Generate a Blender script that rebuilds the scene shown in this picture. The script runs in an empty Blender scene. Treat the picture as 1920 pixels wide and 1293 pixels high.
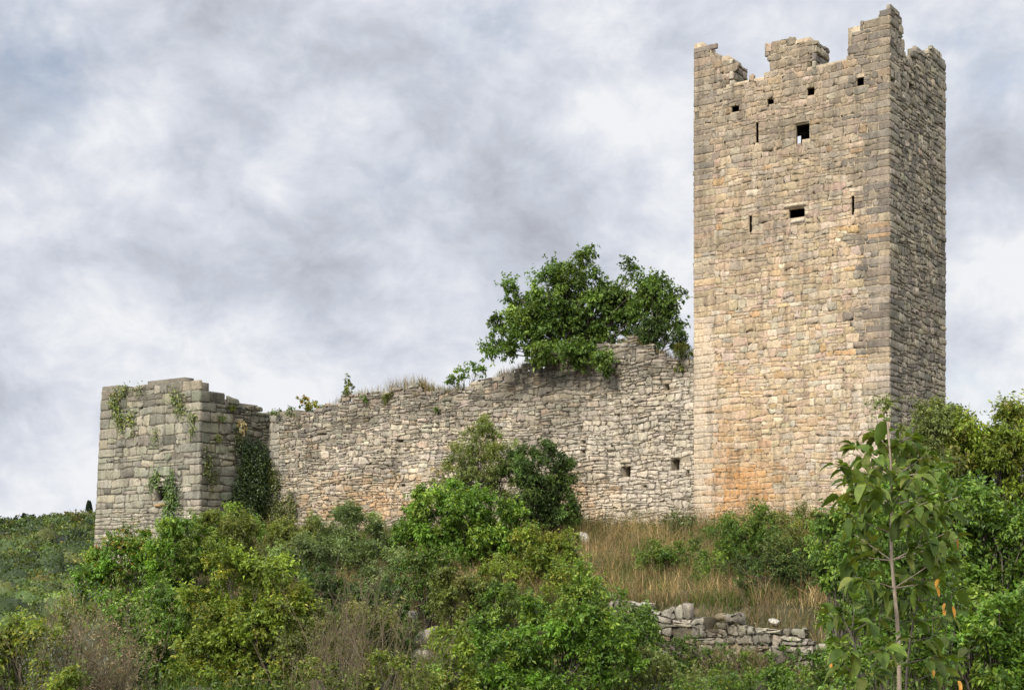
import bpy, math
import numpy as np
from mathutils import Vector

# ------------------------------------------------------------------ scene, camera, light
S = bpy.context.scene
COL = S.collection
F_PX, CX, HY = 2715.0, 960.0, 1070.0          # focal length in photo pixels, principal column, horizon row

cam_d = bpy.data.cameras.new("camera")
cam_d.sensor_width = 36.0
cam_d.lens = 36.0 * F_PX / 1920.0
cam_d.shift_y = (HY - 646.5) / 1920.0
cam_d.clip_start = 0.1
cam_d.clip_end = 6000.0
cam = bpy.data.objects.new("camera", cam_d)
cam.location = (0, 0, 0)
cam.rotation_euler = (math.radians(90), 0, 0)
COL.objects.link(cam)
S.camera = cam

SUN_DIR = Vector((-0.52, -0.72, 0.64)).normalized()
sun_d = bpy.data.lights.new("sun", 'SUN')
sun_d.energy = 2.4
sun_d.angle = math.radians(9)
sun_d.color = (1.0, 0.93, 0.82)
sun = bpy.data.objects.new("sun", sun_d)
sun.rotation_euler = SUN_DIR.to_track_quat('Z', 'Y').to_euler()
COL.objects.link(sun)

S.view_settings.view_transform = 'Standard'
S.view_settings.look = 'None'
S.view_settings.exposure = 0.55
S.view_settings.gamma = 1.0
S.cycles.use_denoising = True
S.cycles.max_bounces = 6
S.cycles.diffuse_bounces = 3
S.cycles.transmission_bounces = 3
S.cycles.transparent_max_bounces = 4


class NT:
    """small node-tree helper"""
    def __init__(self, tree):
        self.t = tree
        self.n = tree.nodes
        self.n.clear()

    def node(self, typ, ins=None, **props):
        nd = self.n.new(typ)
        for k, v in props.items():
            setattr(nd, k, v)
        for k, v in (ins or {}).items():
            if isinstance(v, bpy.types.NodeSocket):
                self.t.links.new(v, nd.inputs[k])
            else:
                nd.inputs[k].default_value = v
        return nd

    def math(self, op, a, b=0.0, clamp=False):
        return self.node('ShaderNodeMath', {0: a, 1: b}, operation=op, use_clamp=clamp).outputs[0]

    def mix(self, fac, a, b, blend='MIX'):
        nd = self.node('ShaderNodeMix', data_type='RGBA', blend_type=blend)
        for idx, v in ((0, fac), (6, a), (7, b)):
            if isinstance(v, bpy.types.NodeSocket):
                self.t.links.new(v, nd.inputs[idx])
            else:
                nd.inputs[idx].default_value = v
        return nd.outputs[2]

    def ramp(self, fac, stops, interp='LINEAR'):
        nd = self.node('ShaderNodeValToRGB', {0: fac})
        cr = nd.color_ramp
        cr.interpolation = interp
        while len(cr.elements) < len(stops):
            cr.elements.new(0.5)
        for e, (p, c) in zip(cr.elements, stops):
            e.position = p
            e.color = (*c, 1) if len(c) == 3 else c
        return nd.outputs[0]

    def noise(self, vec, scale, detail=4, rough=0.5, dist=0.0, out=0):
        return self.node('ShaderNodeTexNoise', {'Vector': vec, 'Scale': scale, 'Detail': detail,
                                                'Roughness': rough, 'Distortion': dist}).outputs[out]


def dirv(px, py):
    v = np.array([(px - CX) / F_PX, 1.0, (HY - py) / F_PX])
    return v / np.linalg.norm(v)


# ---- the sky: Nishita air with a broken layer of cloud over it
W = bpy.data.worlds.new("World")
S.world = W
W.use_nodes = True
W.cycles.sampling_method = 'MANUAL'
W.cycles.sample_map_resolution = 512
w = NT(W.node_tree)
sky = w.node('ShaderNodeTexSky', sky_type='NISHITA', sun_disc=False)
sky.sun_elevation = math.asin(SUN_DIR.z)
sky.sun_rotation = math.atan2(SUN_DIR.x, SUN_DIR.y)
tc = w.node('ShaderNodeTexCoord').outputs['Generated']
st = w.node('ShaderNodeVectorMath', {0: tc, 1: (1.0, 1.0, 1.35)}, operation='MULTIPLY').outputs[0]


def warped(vec, scale, amt, detail=3):
    q = w.noise(vec, scale, detail, 0.5, 0.0, out=1)
    q = w.node('ShaderNodeVectorMath', {0: q, 1: (0.5, 0.5, 0.5)}, operation='SUBTRACT').outputs[0]
    q = w.node('ShaderNodeVectorMath', {0: q, 'Scale': amt}, operation='SCALE').outputs[0]
    return w.node('ShaderNodeVectorMath', {0: vec, 1: q}, operation='ADD').outputs[0]


wd = warped(tc, 9.0, 0.10, 5)
ws = warped(st, 12.0, 0.05, 3)
n1 = w.noise(st, 6.5, 3, 0.45, 0.0)
n2 = w.noise(ws, 17.0, 10, 0.62, 0.0)
n4 = w.noise(ws, 42.0, 8, 0.6, 0.0)
vor = w.node('ShaderNodeTexVoronoi', {'Vector': ws, 'Scale': 8.5, 'Detail': 4.0, 'Roughness': 0.5, 'Smoothness': 0.5}, feature='SMOOTH_F1', normalize=True).outputs['Distance']
base = w.math('ADD', w.math('MULTIPLY', n1, 0.72), w.math('MULTIPLY', n2, 0.50))
base = w.math('ADD', base, w.math('MULTIPLY', w.math('SUBTRACT', n4, 0.5), 0.16))
base = w.math('ADD', base, w.math('MULTIPLY', w.math('SUBTRACT', 0.40, vor), 0.42))
base = w.math('MULTIPLY_ADD', base, 1.25)
base.node.inputs[2].default_value = -0.185
CLOUDS = [  # broad light and dark banks of the cloud deck: photo column, row, radius, gain
    (560, 110, 430, -0.13), (1000, 250, 320, -0.13), (360, 430, 260, -0.06), (640, 520, 260, -0.09),
    (240, 300, 260, 0.13), (150, 560, 300, 0.02), (470, 360, 150, 0.09), (800, 480, 260, 0.06),
    (1250, 330, 330, 0.03), (1180, 90, 280, 0.04), (1850, 330, 330, 0.05), (1850, 640, 250, 0.05),
    (620, 690, 230, 0.04), (90, 860, 260, 0.04), (270, 120, 120, 0.10), (60, 90, 170, -0.02), (1560, 60, 260, 0.03),
]
for (px, py, r, g) in CLOUDS:
    d = dirv(px, py)
    dist = w.node('ShaderNodeVectorMath', {0: wd, 1: tuple(d)}, operation='DISTANCE').outputs['Value']
    mr = w.node('ShaderNodeMapRange', {0: dist, 1: 0.0, 2: r / F_PX, 3: g * 1.0, 4: 0.0}, interpolation_type='SMOOTHSTEP').outputs[0]
    base = w.math('ADD', base, mr)
cloud = w.ramp(base, [(0.27, (2.6, 2.72, 3.0)), (0.41, (3.3, 3.45, 3.9)), (0.53, (3.95, 4.2, 4.75)),
                      (0.65, (4.8, 5.0, 5.5)), (0.80, (6.0, 6.1, 6.3))])
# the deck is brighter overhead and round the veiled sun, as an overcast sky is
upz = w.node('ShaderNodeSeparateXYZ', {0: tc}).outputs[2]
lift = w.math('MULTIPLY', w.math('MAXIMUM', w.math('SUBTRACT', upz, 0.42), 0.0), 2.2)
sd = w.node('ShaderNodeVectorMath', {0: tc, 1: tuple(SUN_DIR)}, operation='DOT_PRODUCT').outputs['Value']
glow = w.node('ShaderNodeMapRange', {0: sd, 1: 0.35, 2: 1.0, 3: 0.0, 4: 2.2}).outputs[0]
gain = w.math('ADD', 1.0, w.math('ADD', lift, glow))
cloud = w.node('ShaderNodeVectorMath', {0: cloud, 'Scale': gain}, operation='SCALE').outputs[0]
# thin places where the blue shows through
hole = None
for (px, py, r) in [(70, 130, 210), (735, 330, 110), (470, 300, 60), (1780, 30, 150), (900, 30, 120), (1850, 170, 110), (1750, 800, 200)]:
    d = dirv(px, py)
    dist = w.node('ShaderNodeVectorMath', {0: wd, 1: tuple(d)}, operation='DISTANCE').outputs['Value']
    mr = w.node('ShaderNodeMapRange', {0: dist, 1: 0.0, 2: r / F_PX, 3: 1.0, 4: 0.0}, interpolation_type='SMOOTHSTEP').outputs[0]
    hole = mr if hole is None else w.math('MAXIMUM', hole, mr)
n3 = w.noise(st, 14.0, 6, 0.6, 0.0)
hole = w.math('MULTIPLY', hole, w.node('ShaderNodeMapRange', {0: n3, 1: 0.40, 2: 0.62, 3: 0.0, 4: 0.6}).outputs[0])
skyc = w.mix(1.0, sky.outputs[0], (1.15, 1.0, 0.9, 1), 'MULTIPLY')
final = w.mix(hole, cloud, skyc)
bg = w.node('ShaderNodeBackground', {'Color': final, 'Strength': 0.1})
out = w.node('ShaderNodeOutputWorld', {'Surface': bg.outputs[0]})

# ------------------------------------------------------------------ helpers
K = np.array([0, 0, 1.0])
D1 = np.array([-0.818, 0.575, 0]); D1 /= np.linalg.norm(D1)
E1 = -D1                                   # along the tower front, to the right
E2 = np.array([-E1[1], E1[0], 0])          # away from the viewer
C0 = np.array([(1667 - CX) / F_PX * 42, 42.0, 0])     # near corner of the tower


def at(px, py, Y):
    return np.array([(px - CX) / F_PX * Y, Y, (HY - py) / F_PX * Y])


class Waves:
    """smooth random field from a few sinusoids"""
    def __init__(self, seed, wl, dim=2, n=7):
        r = np.random.default_rng(seed)
        k = r.normal(size=(n, dim))
        k /= np.linalg.norm(k, axis=1, keepdims=True)
        self.k = k * (2 * np.pi / (wl * r.uniform(0.6, 1.7, n)))[:, None]
        self.p = r.uniform(0, 2 * np.pi, n)

    def __call__(self, *x):
        x = np.stack(np.broadcast_arrays(*x), -1)
        return np.sin(x @ self.k.T + self.p).sum(-1) / math.sqrt(len(self.p) / 2)


def mesh(name, V, Q, mat, parent=None, col=None, smooth=False, T=None):
    """link ONE mesh object from arrays: verts, quads, (triangles), colour per vertex"""
    V = np.asarray(V, np.float32).reshape(-1, 3)
    Q = np.asarray(Q, np.int32).reshape(-1, 4) if Q is not None and len(Q) else np.zeros((0, 4), np.int32)
    T = np.asarray(T, np.int32).reshape(-1, 3) if T is not None and len(T) else np.zeros((0, 3), np.int32)
    me = bpy.data.meshes.new(name)
    me.vertices.add(len(V))
    me.vertices.foreach_set('co', V.ravel())
    nl = Q.size + T.size
    me.loops.add(nl)
    me.loops.foreach_set('vertex_index', np.concatenate([Q.ravel(), T.ravel()]))
    me.polygons.add(len(Q) + len(T))
    ls = np.concatenate([np.arange(len(Q)) * 4, Q.size + np.arange(len(T)) * 3]).astype(np.int32)
    me.polygons.foreach_set('loop_start', ls)
    if smooth:
        me.polygons.foreach_set('use_smooth', np.ones(len(ls), bool))
    me.update(calc_edges=True)
    me.validate()
    if col is not None:
        a = me.color_attributes.new('Col', 'FLOAT_COLOR', 'POINT')
        c = np.ones((len(V), 4), np.float32)
        c[:, :3] = col
        a.data.foreach_set('color', c.ravel())
    me.materials.append(mat)
    o = bpy.data.objects.new(name, me)
    COL.objects.link(o)
    if parent is not None:
        o.parent = parent
        o.matrix_parent_inverse.identity()
        o.location = Vector((0, 0, 0)) - parent.location
    return o


def tag(o, label, cat, group=None, kind=None):
    o['label'] = label
    o['category'] = cat
    if group:
        o['group'] = group
    if kind:
        o['kind'] = kind
    return o


def thing(name, label, cat, loc=(0, 0, 0), group=None):
    o = bpy.data.objects.new(name, None)
    o.empty_display_size = 0.3
    o.location = tuple(float(v) for v in loc)
    COL.objects.link(o)
    return tag(o, label, cat, group)


class Acc:
    """collects geometry that becomes one mesh"""
    def __init__(self):
        self.V, self.Q, self.T, self.C, self.n = [], [], [], [], 0

    def add(self, V, Q=None, T=None, C=(1, 1, 1)):
        V = np.asarray(V, float).reshape(-1, 3)
        self.V.append(V)
        if Q is not None and len(Q):
            self.Q.append(np.asarray(Q).reshape(-1, 4) + self.n)
        if T is not None and len(T):
            self.T.append(np.asarray(T).reshape(-1, 3) + self.n)
        C = np.asarray(C, float)
        self.C.append(np.broadcast_to(C, (len(V), 3)))
        self.n += len(V)

    def build(self, name, mat, parent=None, smooth=False):
        return mesh(name, np.concatenate(self.V), np.concatenate(self.Q) if self.Q else None, mat, parent,
                    np.concatenate(self.C), smooth, np.concatenate(self.T) if self.T else None)


# ------------------------------------------------------------------ materials
def stone_mat(name, bump=0.35, scale=1.0, speck=0.5, moss=0.0):
    m = bpy.data.materials.new(name)
    m.use_nodes = True
    t = NT(m.node_tree)
    tc = t.node('ShaderNodeTexCoord').outputs['Object']
    c = t.node('ShaderNodeVertexColor', layer_name='Col').outputs[0]
    a = t.noise(tc, 11.0 * scale, 7, 0.7)
    b = t.noise(tc, 45.0 * scale, 4, 0.6)
    g = t.noise(tc, 1.3 * scale, 4, 0.6)
    v1 = t.ramp(a, [(0.3, (0.5, 0.48, 0.46)), (0.46, (0.98, 0.98, 0.98)), (0.7, (1.3, 1.28, 1.24))])
    v2 = t.ramp(b, [(0.32, (1 - speck,) * 3), (0.55, (1.04, 1.04, 1.04))])
    v3 = t.ramp(g, [(0.32, (0.80, 0.80, 0.80)), (0.5, (1, 1, 1)), (0.7, (1.12, 1.08, 1.02))])
    c = t.mix(1.0, c, v1, 'MULTIPLY')
    c = t.mix(1.0, c, v2, 'MULTIPLY')
    c = t.mix(1.0, c, v3, 'MULTIPLY')
    # water streaks: noise drawn out vertically
    mp = t.node('ShaderNodeMapping', {'Vector': tc, 'Scale': (5.0, 5.0, 0.5)}).outputs[0]
    s = t.noise(mp, 1.0, 5, 0.6)
    c = t.mix(1.0, c, t.ramp(s, [(0.36, (0.72, 0.72, 0.71)), (0.52, (1, 1, 1))]), 'MULTIPLY')
    h = t.math('ADD', t.math('MULTIPLY', a, 0.6), t.math('MULTIPLY', b, 0.4))
    bp = t.node('ShaderNodeBump', {'Strength': bump, 'Distance': 0.06, 'Height': h}).outputs[0]
    p = t.node('ShaderNodeBsdfPrincipled', {'Base Color': c, 'Roughness': 0.92, 'Normal': bp, 'Specular IOR Level': 0.2})
    t.node('ShaderNodeOutputMaterial', {'Surface': p.outputs[0]})
    return m


def leaf_mat(name, trans=0.35, rough=0.5, spec=0.35):
    m = bpy.data.materials.new(name)
    m.use_nodes = True
    t = NT(m.node_tree)
    c = t.node('ShaderNodeVertexColor', layer_name='Col').outputs[0]
    tc = t.node('ShaderNodeTexCoord').outputs['Object']
    mot = t.ramp(t.noise(tc, 38.0, 4, 0.6), [(0.3, (0.62, 0.66, 0.6)), (0.55, (1, 1, 1)), (0.72, (1.35, 1.2, 0.9))])
    c = t.mix(1.0, c, mot, 'MULTIPLY')
    p = t.node('ShaderNodeBsdfPrincipled', {'Base Color': c, 'Roughness': rough, 'Specular IOR Level': spec})
    c2 = t.mix(1.0, c, (1.25, 1.25, 0.45, 1), 'MULTIPLY')
    tr = t.node('ShaderNodeBsdfTranslucent', {'Color': c2})
    mx = t.node('ShaderNodeMixShader', {0: trans, 1: p.outputs[0], 2: tr.outputs[0]})
    t.node('ShaderNodeOutputMaterial', {'Surface': mx.outputs[0]})
    return m


def bark_mat(name, c1, c2):
    m = bpy.data.materials.new(name)
    m.use_nodes = True
    t = NT(m.node_tree)
    tc = t.node('ShaderNodeTexCoord').outputs['Object']
    mp = t.node('ShaderNodeMapping', {'Vector': tc, 'Scale': (1, 1, 0.25)}).outputs[0]
    n = t.noise(mp, 30.0, 5, 0.6)
    c = t.ramp(n, [(0.3, c1), (0.7, c2)])
    bp = t.node('ShaderNodeBump', {'Strength': 0.5, 'Distance': 0.02, 'Height': n}).outputs[0]
    p = t.node('ShaderNodeBsdfPrincipled', {'Base Color': c, 'Roughness': 0.9, 'Normal': bp})
    t.node('ShaderNodeOutputMaterial', {'Surface': p.outputs[0]})
    return m


def soil_mat():
    m = bpy.data.materials.new('soil_and_turf')
    m.use_nodes = True
    t = NT(m.node_tree)
    tc = t.node('ShaderNodeTexCoord').outputs['Object']
    a = t.noise(tc, 0.8, 7, 0.65)
    b = t.noise(tc, 9.0, 6, 0.7)
    f = t.noise(tc, 0.03, 8, 0.7)
    c = t.ramp(a, [(0.34, (0.035, 0.045, 0.014)), (0.5, (0.085, 0.075, 0.03)), (0.66, (0.17, 0.13, 0.07))])
    c = t.mix(1.0, c, t.ramp(b, [(0.3, (0.5, 0.5, 0.5)), (0.7, (1.3, 1.3, 1.3))]), 'MULTIPLY')
    far = t.ramp(f, [(0.35, (0.025, 0.038, 0.014)), (0.65, (0.06, 0.07, 0.025))])
    pos = t.node('ShaderNodeSeparateXYZ', {0: tc}).outputs[1]
    k = t.node('ShaderNodeMapRange', {0: pos, 1: 70.0, 2: 120.0}).outputs[0]
    c = t.mix(k, c, far)
    bp = t.node('ShaderNodeBump', {'Strength': 0.7, 'Distance': 0.15, 'Height': b}).outputs[0]
    p = t.node('ShaderNodeBsdfPrincipled', {'Base Color': c, 'Roughness': 0.95, 'Normal': bp})
    t.node('ShaderNodeOutputMaterial', {'Surface': p.outputs[0]})
    return m


M_STONE = stone_mat('weathered_limestone')
M_RUBBLE = stone_mat('rubble_limestone', 0.5)
M_ROCK = stone_mat('pale_rock', 0.8, 0.8, 0.4)
M_LEAF = leaf_mat('leaf')
M_IVY = leaf_mat('ivy_leaf', 0.2, 0.4, 0.5)
M_BIG = leaf_mat('broad_leaf', 0.4, 0.55, 0.2)
M_STRAW = leaf_mat('dry_stalk', 0.25, 0.8, 0.1)
M_BARK = bark_mat('grey_bark', (0.05, 0.04, 0.03), (0.16, 0.13, 0.10))
M_PALEBARK = bark_mat('pale_bark', (0.20, 0.15, 0.10), (0.38, 0.31, 0.23))
M_TWIG = bark_mat('dry_twig', (0.085, 0.062, 0.035), (0.22, 0.165, 0.095))
M_SOIL = soil_mat()

# ------------------------------------------------------------------ terrain
_g1, _g2, _g3 = Waves(5, 5.0), Waves(6, 1.7), Waves(7, 90.0)


def sstep(x, a, b):
    t = np.clip((x - a) / (b - a), 0, 1)
    return t * t * (3 - 2 * t)


def ground(X, Y):
    X = np.asarray(X, float)
    Y = np.asarray(Y, float)
    dx, dy = X - C0[0], Y - C0[1]
    u = dx * E1[0] + dy * E1[1]
    wv = dx * E2[0] + dy * E2[1]
    wv2 = wv + 0.10 * _g1(X, Y)
    z = np.interp(wv2, [-80, -41, -30, -20, -11.75, -11.1, -8, -3.5, -0.5, 6, 20],
                  [-1.9, -1.75, -2.5, -2.6, -2.3, -0.85, -0.35, 0.75, 1.25, 1.5, 1.0])
    z = z + 0.10 * _g1(X + 30, Y) + 0.05 * _g2(X, Y)
    z = z - 6.5 * sstep(-u - 0.6 * wv, 27.5, 40)
    far = np.interp(Y, [60, 110, 160, 300, 430, 520, 900, 3000], [-4, -15, -12, 2, 12.6, 11, 3, 3])
    far = far + 1.0 * _g3(X, Y) + 0.012 * np.clip(X + 150, -150, 100)
    k = sstep(np.hypot(X, Y), 62, 115)
    back = sstep(-Y, 20, 80)
    far = far + .06 * np.clip(X + 125, -60, 40) * sstep(Y, 200, 430) - 2.2 * sstep(Y, 200, 400)
    z = z * (1 - k) + far * k * (1 - back) + k * back * -6
    return z


def axis_pts(lo, hi, fine, coarse_lo, coarse_hi):
    mid = np.arange(lo, hi + 1e-6, fine)
    left = lo - np.geomspace(fine, lo - coarse_lo, 45)[::-1]
    right = hi + np.geomspace(fine, coarse_hi - hi, 60)
    return np.concatenate([left, mid, right])


xs = axis_pts(-30, 25, 0.4, -2500, 2500)
ys = axis_pts(0, 62, 0.4, -600, 3000)
GX, GY = np.meshgrid(xs, ys)
V = np.stack([GX, GY, ground(GX, GY)], -1).reshape(-1, 3)
nx, ny = len(xs), len(ys)
i = np.arange(nx * ny).reshape(ny, nx)
Q = np.stack([i[:-1, :-1], i[:-1, 1:], i[1:, 1:], i[1:, :-1]], -1).reshape(-1, 4)
terrain = mesh('terrain', V, Q, M_SOIL, smooth=True)
terrain['kind'] = 'structure'


# ------------------------------------------------------------------ masonry
class Face:
    def __init__(self, P0, e, n, warp=None):
        self.P0, self.e, self.n, self.warp = np.asarray(P0, float), np.asarray(e, float), np.asarray(n, float), warp

    def pt(self, u, z, d):
        u, z, d = np.broadcast_arrays(np.asarray(u, float), np.asarray(z, float), np.asarray(d, float))
        if self.warp:
            u, d = self.warp(u, z, d)
        return self.P0 + u[..., None] * self.e + d[..., None] * self.n + z[..., None] * K

    def px(self, px, py):
        r = np.array([(px - CX) / F_PX, 1.0, (HY - py) / F_PX])
        t = self.P0 @ self.n / (r @ self.n)
        P = r * t
        return float((P - self.P0) @ self.e), float(P[2])

    def rect(self, x0, y0, x1, y1):
        xm, ym = (x0 + x1) / 2, (y0 + y1) / 2
        return (self.px(x0, ym)[0], self.px(x1, ym)[0], self.px(xm, y1)[1], self.px(xm, y0)[1])

    def profile(self, pts):
        p = sorted(self.px(*q) for q in pts)
        U, Z = np.array([a for a, b in p]), np.array([b for a, b in p])
        return lambda u: np.interp(u, U, Z)


def step_profile(face, pts):
    """pts in order along the face, kept as given so vertical jumps stay sharp"""
    p = [face.px(*q) for q in pts]
    U = np.array([a for a, b in p])
    Z = np.array([b for a, b in p])
    U = np.maximum.accumulate(U + np.arange(len(U)) * 1e-5)
    return lambda u: np.interp(u, U, Z)


def slab(acc, face, u0, u1, z0, ztop, holes, thick, color, du=0.3, dz=0.3, through=False, lower=0.10, zmax=None):
    """the solid core of a wall: cells of a grid pushed back by its thickness, with real openings"""
    ue = [u0, u1] + [h for q in holes for h in q[:2]] + list(np.arange(u0, u1, du))
    uu = np.array(sorted(set(round(float(v), 4) for v in ue if u0 <= v <= u1)))
    zmx = float(np.max(ztop(np.linspace(u0, u1, 400)))) if zmax is None else zmax
    ze = [z0, zmx] + [h for q in holes for h in q[2:]] + list(np.arange(z0, zmx, dz))
    zz = np.array(sorted(set(round(float(v), 4) for v in ze if z0 <= v <= zmx)))
    uc, zc = (uu[:-1] + uu[1:]) / 2, (zz[:-1] + zz[1:]) / 2
    UC, ZC = np.meshgrid(uc, zc)
    full = ZC < np.minimum.reduce([ztop(UC), ztop(UC - 0.1), ztop(UC + 0.1)]) - lower
    occ = full.copy()
    for (a, b, c, d) in holes:
        occ &= ~((UC > a) & (UC < b) & (ZC > c) & (ZC < d))
    nu, nz = len(uu), len(zz)
    UU, ZZ = np.meshgrid(uu, zz)
    Vf = face.pt(UU, ZZ, 0.0).reshape(-1, 3)
    Vb = face.pt(UU, ZZ, -thick).reshape(-1, 3)
    idx = np.arange(nu * nz).reshape(nz, nu)
    N = nu * nz
    quads = []
    bocc = occ if through else full
    for j in range(nz - 1):
        for k in range(nu - 1):
            a, b, c, d = idx[j, k], idx[j, k + 1], idx[j + 1, k + 1], idx[j + 1, k]
            if bocc[j, k]:
                quads.append((a + N, d + N, c + N, b + N))
            if not occ[j, k]:
                continue
            quads.append((a, b, c, d))
            for (jj, kk, p, q) in ((j - 1, k, a, b), (j + 1, k, c, d), (j, k - 1, d, a), (j, k + 1, b, c)):
                if not (0 <= jj < nz - 1 and 0 <= kk < nu - 1) or not occ[jj, kk]:
                    quads.append((q, p, p + N, q + N))
    acc.add(np.concatenate([Vf, Vb]), quads, C=color)


SG = np.array([0.0, 0.012, 0.07, 0.30, 0.70, 0.93, 0.988, 1.0])
TG = np.array([0.0, 0.02, 0.13, 0.5, 0.87, 0.98, 1.0])


def masonry(acc, face, u0, u1, ztop, courses, rng, color, length=(0.22, 0.55), split=0.3, gap=0.012, relief=0.035,
            skirt=0.08, holes=(), wob=0.03, quoin=None, qlen=(0.35, 0.75), skip=0.0, zlo=None, rough=0.12, over=0.06, keep=None, rnd=1.0, flat=6):
    """coursed stones, each a pillowed block of its own size and colour standing proud of the core"""
    wv = [Waves(int(rng.integers(1e9)), 2.2, 1, 5) for _ in courses]
    stones = []                       # (ua, ub, zbl, zbr, ztl, ztr)
    for k in range(len(courses) - 1):
        za, zb = courses[k], courses[k + 1]
        h = zb - za
        if zlo is not None and zb < zlo:
            continue
        blocks = sorted((a, b) for (a, b, c, d) in holes if min(d, zb) - max(c, za) > 0.35 * h)
        spans, s = [], u0
        for (a, b) in blocks:
            if a > s + 0.05:
                spans.append((s, a))
            s = max(s, b)
        if s < u1 - 0.05:
            spans.append((s, u1))
        for (sa, sb) in spans:
            cuts = [sa]
            x = sa
            if quoin and 'l' in quoin and sa == u0:
                x = sa + (qlen[0] if k % 2 else qlen[1]) * rng.uniform(0.85, 1.15)
                cuts.append(x)
            end = sb
            tail = None
            if quoin and 'r' in quoin and sb == u1:
                tail = sb - (qlen[0] if k % 2 else qlen[1]) * rng.uniform(0.85, 1.15)
                end = tail
            while True:
                L = math.exp(rng.uniform(math.log(length[0]), math.log(length[1]))) * (0.75 + 1.2 * min(h, 0.5))
                if x + L > end - 0.6 * length[0]:
                    break
                x += L
                cuts.append(x)
            if tail and tail > cuts[-1] + 0.08:
                cuts.append(tail)
            cuts.append(sb)
            for m in range(len(cuts) - 1):
                a, b = cuts[m], cuts[m + 1]
                if b - a < 0.04:
                    continue
                isq = (m == 0 and quoin and 'l' in quoin and sa == u0) or (m == len(cuts) - 2 and quoin and 'r' in quoin and sb == u1)
                um = (a + b) / 2
                zt = float(ztop(um))
                if zb > zt + over * rng.uniform(0.2, 1.6):
                    continue
                if rng.random() < skip and not isq:
                    continue
                w0, w1 = float(wv[k](np.array([a]))[0]) * wob, float(wv[k](np.array([b]))[0]) * wob
                v0, v1 = float(wv[k + 1](np.array([a]))[0]) * wob, float(wv[k + 1](np.array([b]))[0]) * wob
                if isq:
                    w0 *= 0.3; w1 *= 0.3; v0 *= 0.3; v1 *= 0.3
                q = (a, b, za + w0, za + w1, zb + v0, zb + v1)
                if not isq and rng.random() < split and h > 0.12:
                    f = rng.uniform(0.35, 0.65)
                    ml, mr = q[2] + f * (q[4] - q[2]), q[3] + f * (q[5] - q[3])
                    c1 = a + (b - a) * rng.uniform(0.3, 0.7)
                    if rng.random() < 0.22 and b - a > 0.34:
                        mc = (ml + mr) / 2
                        bc = (q[2] + q[3]) / 2
                        stones.append((a, c1, q[2], bc, ml, mc, isq))
                        stones.append((c1, b, bc, q[3], mc, mr, isq))
                    else:
                        stones.append((a, b, q[2], q[3], ml, mr, isq))
                    stones.append((a, b, ml, mr, q[4], q[5], isq))
                else:
                    stones.append(q + (isq,))
    if not stones:
        return
    st = np.array([s[:6] for s in stones])
    isq = np.array([bool(s[6]) for s in stones])
    if keep is not None:
        ok = keep((st[:, 0] + st[:, 1]) / 2, st[:, 2:].mean(1))
        st, isq = st[ok], isq[ok]
    n = len(st)
    g = gap * rng.uniform(0.5, 1.6, n)
    a, b = st[:, 0] + g, st[:, 1] - g
    h = np.minimum(st[:, 4] - st[:, 2], st[:, 5] - st[:, 3])
    zg = np.minimum(g, 0.2 * h)
    bl, br, tl, tr = st[:, 2] + zg, st[:, 3] + zg, st[:, 4] - zg, st[:, 5] - zg
    wd = b - a
    s, t = np.meshgrid(SG, TG)
    ns, nt = len(SG), len(TG)
    s = np.broadcast_to(s, (n, nt, ns)).copy()
    t = np.broadcast_to(t, (n, nt, ns)).copy()
    # corners drawn in
    rc = (rng.uniform(0.1, 0.75, (n, 4)) * rnd * np.where(isq, 0.25, 1.0)[:, None])
    cs, ct = 2 * s - 1, 2 * t - 1
    cr = np.abs(cs) ** 6 * np.abs(ct) ** 6
    q = np.where(cs < 0, np.where(ct < 0, rc[:, 0, None, None], rc[:, 1, None, None]), np.where(ct < 0, rc[:, 2, None, None], rc[:, 3, None, None]))
    rad = np.minimum(0.30 * h, 0.10)
    s -= np.sign(cs) * cr * q * (rad / wd)[:, None, None]
    t -= np.sign(ct) * cr * q * (rad / h)[:, None, None]
    U = a[:, None, None] + s * wd[:, None, None]
    Z = (1 - t) * ((1 - s) * bl[:, None, None] + s * br[:, None, None]) + t * ((1 - s) * tl[:, None, None] + s * tr[:, None, None])
    # uneven outline
    jit = rng.normal(size=(n, nt, ns, 3))
    jit[:, :, 1] = jit[:, :, 0]; jit[:, :, -2] = jit[:, :, -1]; jit[:, 1] = jit[:, 0]; jit[:, -2] = jit[:, -1]
    amp = rough * np.where(isq, 0.4, 1.0)
    U += jit[..., 0] * (amp * np.minimum(wd, 0.25) * 0.35)[:, None, None]
    Z += jit[..., 1] * (amp * np.minimum(h, 0.25) * 0.6)[:, None, None]
    pillow = (1 - np.abs(cs) ** flat) * (1 - np.abs(ct) ** (flat - 1))
    ex = (np.abs(cs) > 0.999) | (np.abs(ct) > 0.999)
    depth = relief * rng.uniform(0.35, 1.5, n)
    tiltu, tiltz = rng.normal(0, 0.22, n), rng.normal(0, 0.25, n)
    D = depth[:, None, None] * (0.62 + 0.38 * pillow + tiltu[:, None, None] * cs * 0.5 + tiltz[:, None, None] * ct * 0.5)
    D += jit[..., 2] * relief * 0.24
    D = np.where(ex, -skirt, np.maximum(D, 0.004))
    P = face.pt(U, Z, D).reshape(-1, 3)
    i = np.arange(n * nt * ns).reshape(n, nt, ns)
    Qd = np.stack([i[:, :-1, :-1], i[:, :-1, 1:], i[:, 1:, 1:], i[:, 1:, :-1]], -1).reshape(-1, 4)
    cc = color((st[:, 0] + st[:, 1]) / 2, st[:, 2:].mean(1), isq, rng)
    cc = np.repeat(cc, nt * ns, axis=0)
    acc.add(P, Qd, C=cc)


def make_courses(z0, z1, hfun, rng):
    z = [z0]
    while z[-1] < z1:
        z.append(z[-1] + hfun(z[-1], rng))
    return z


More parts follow.
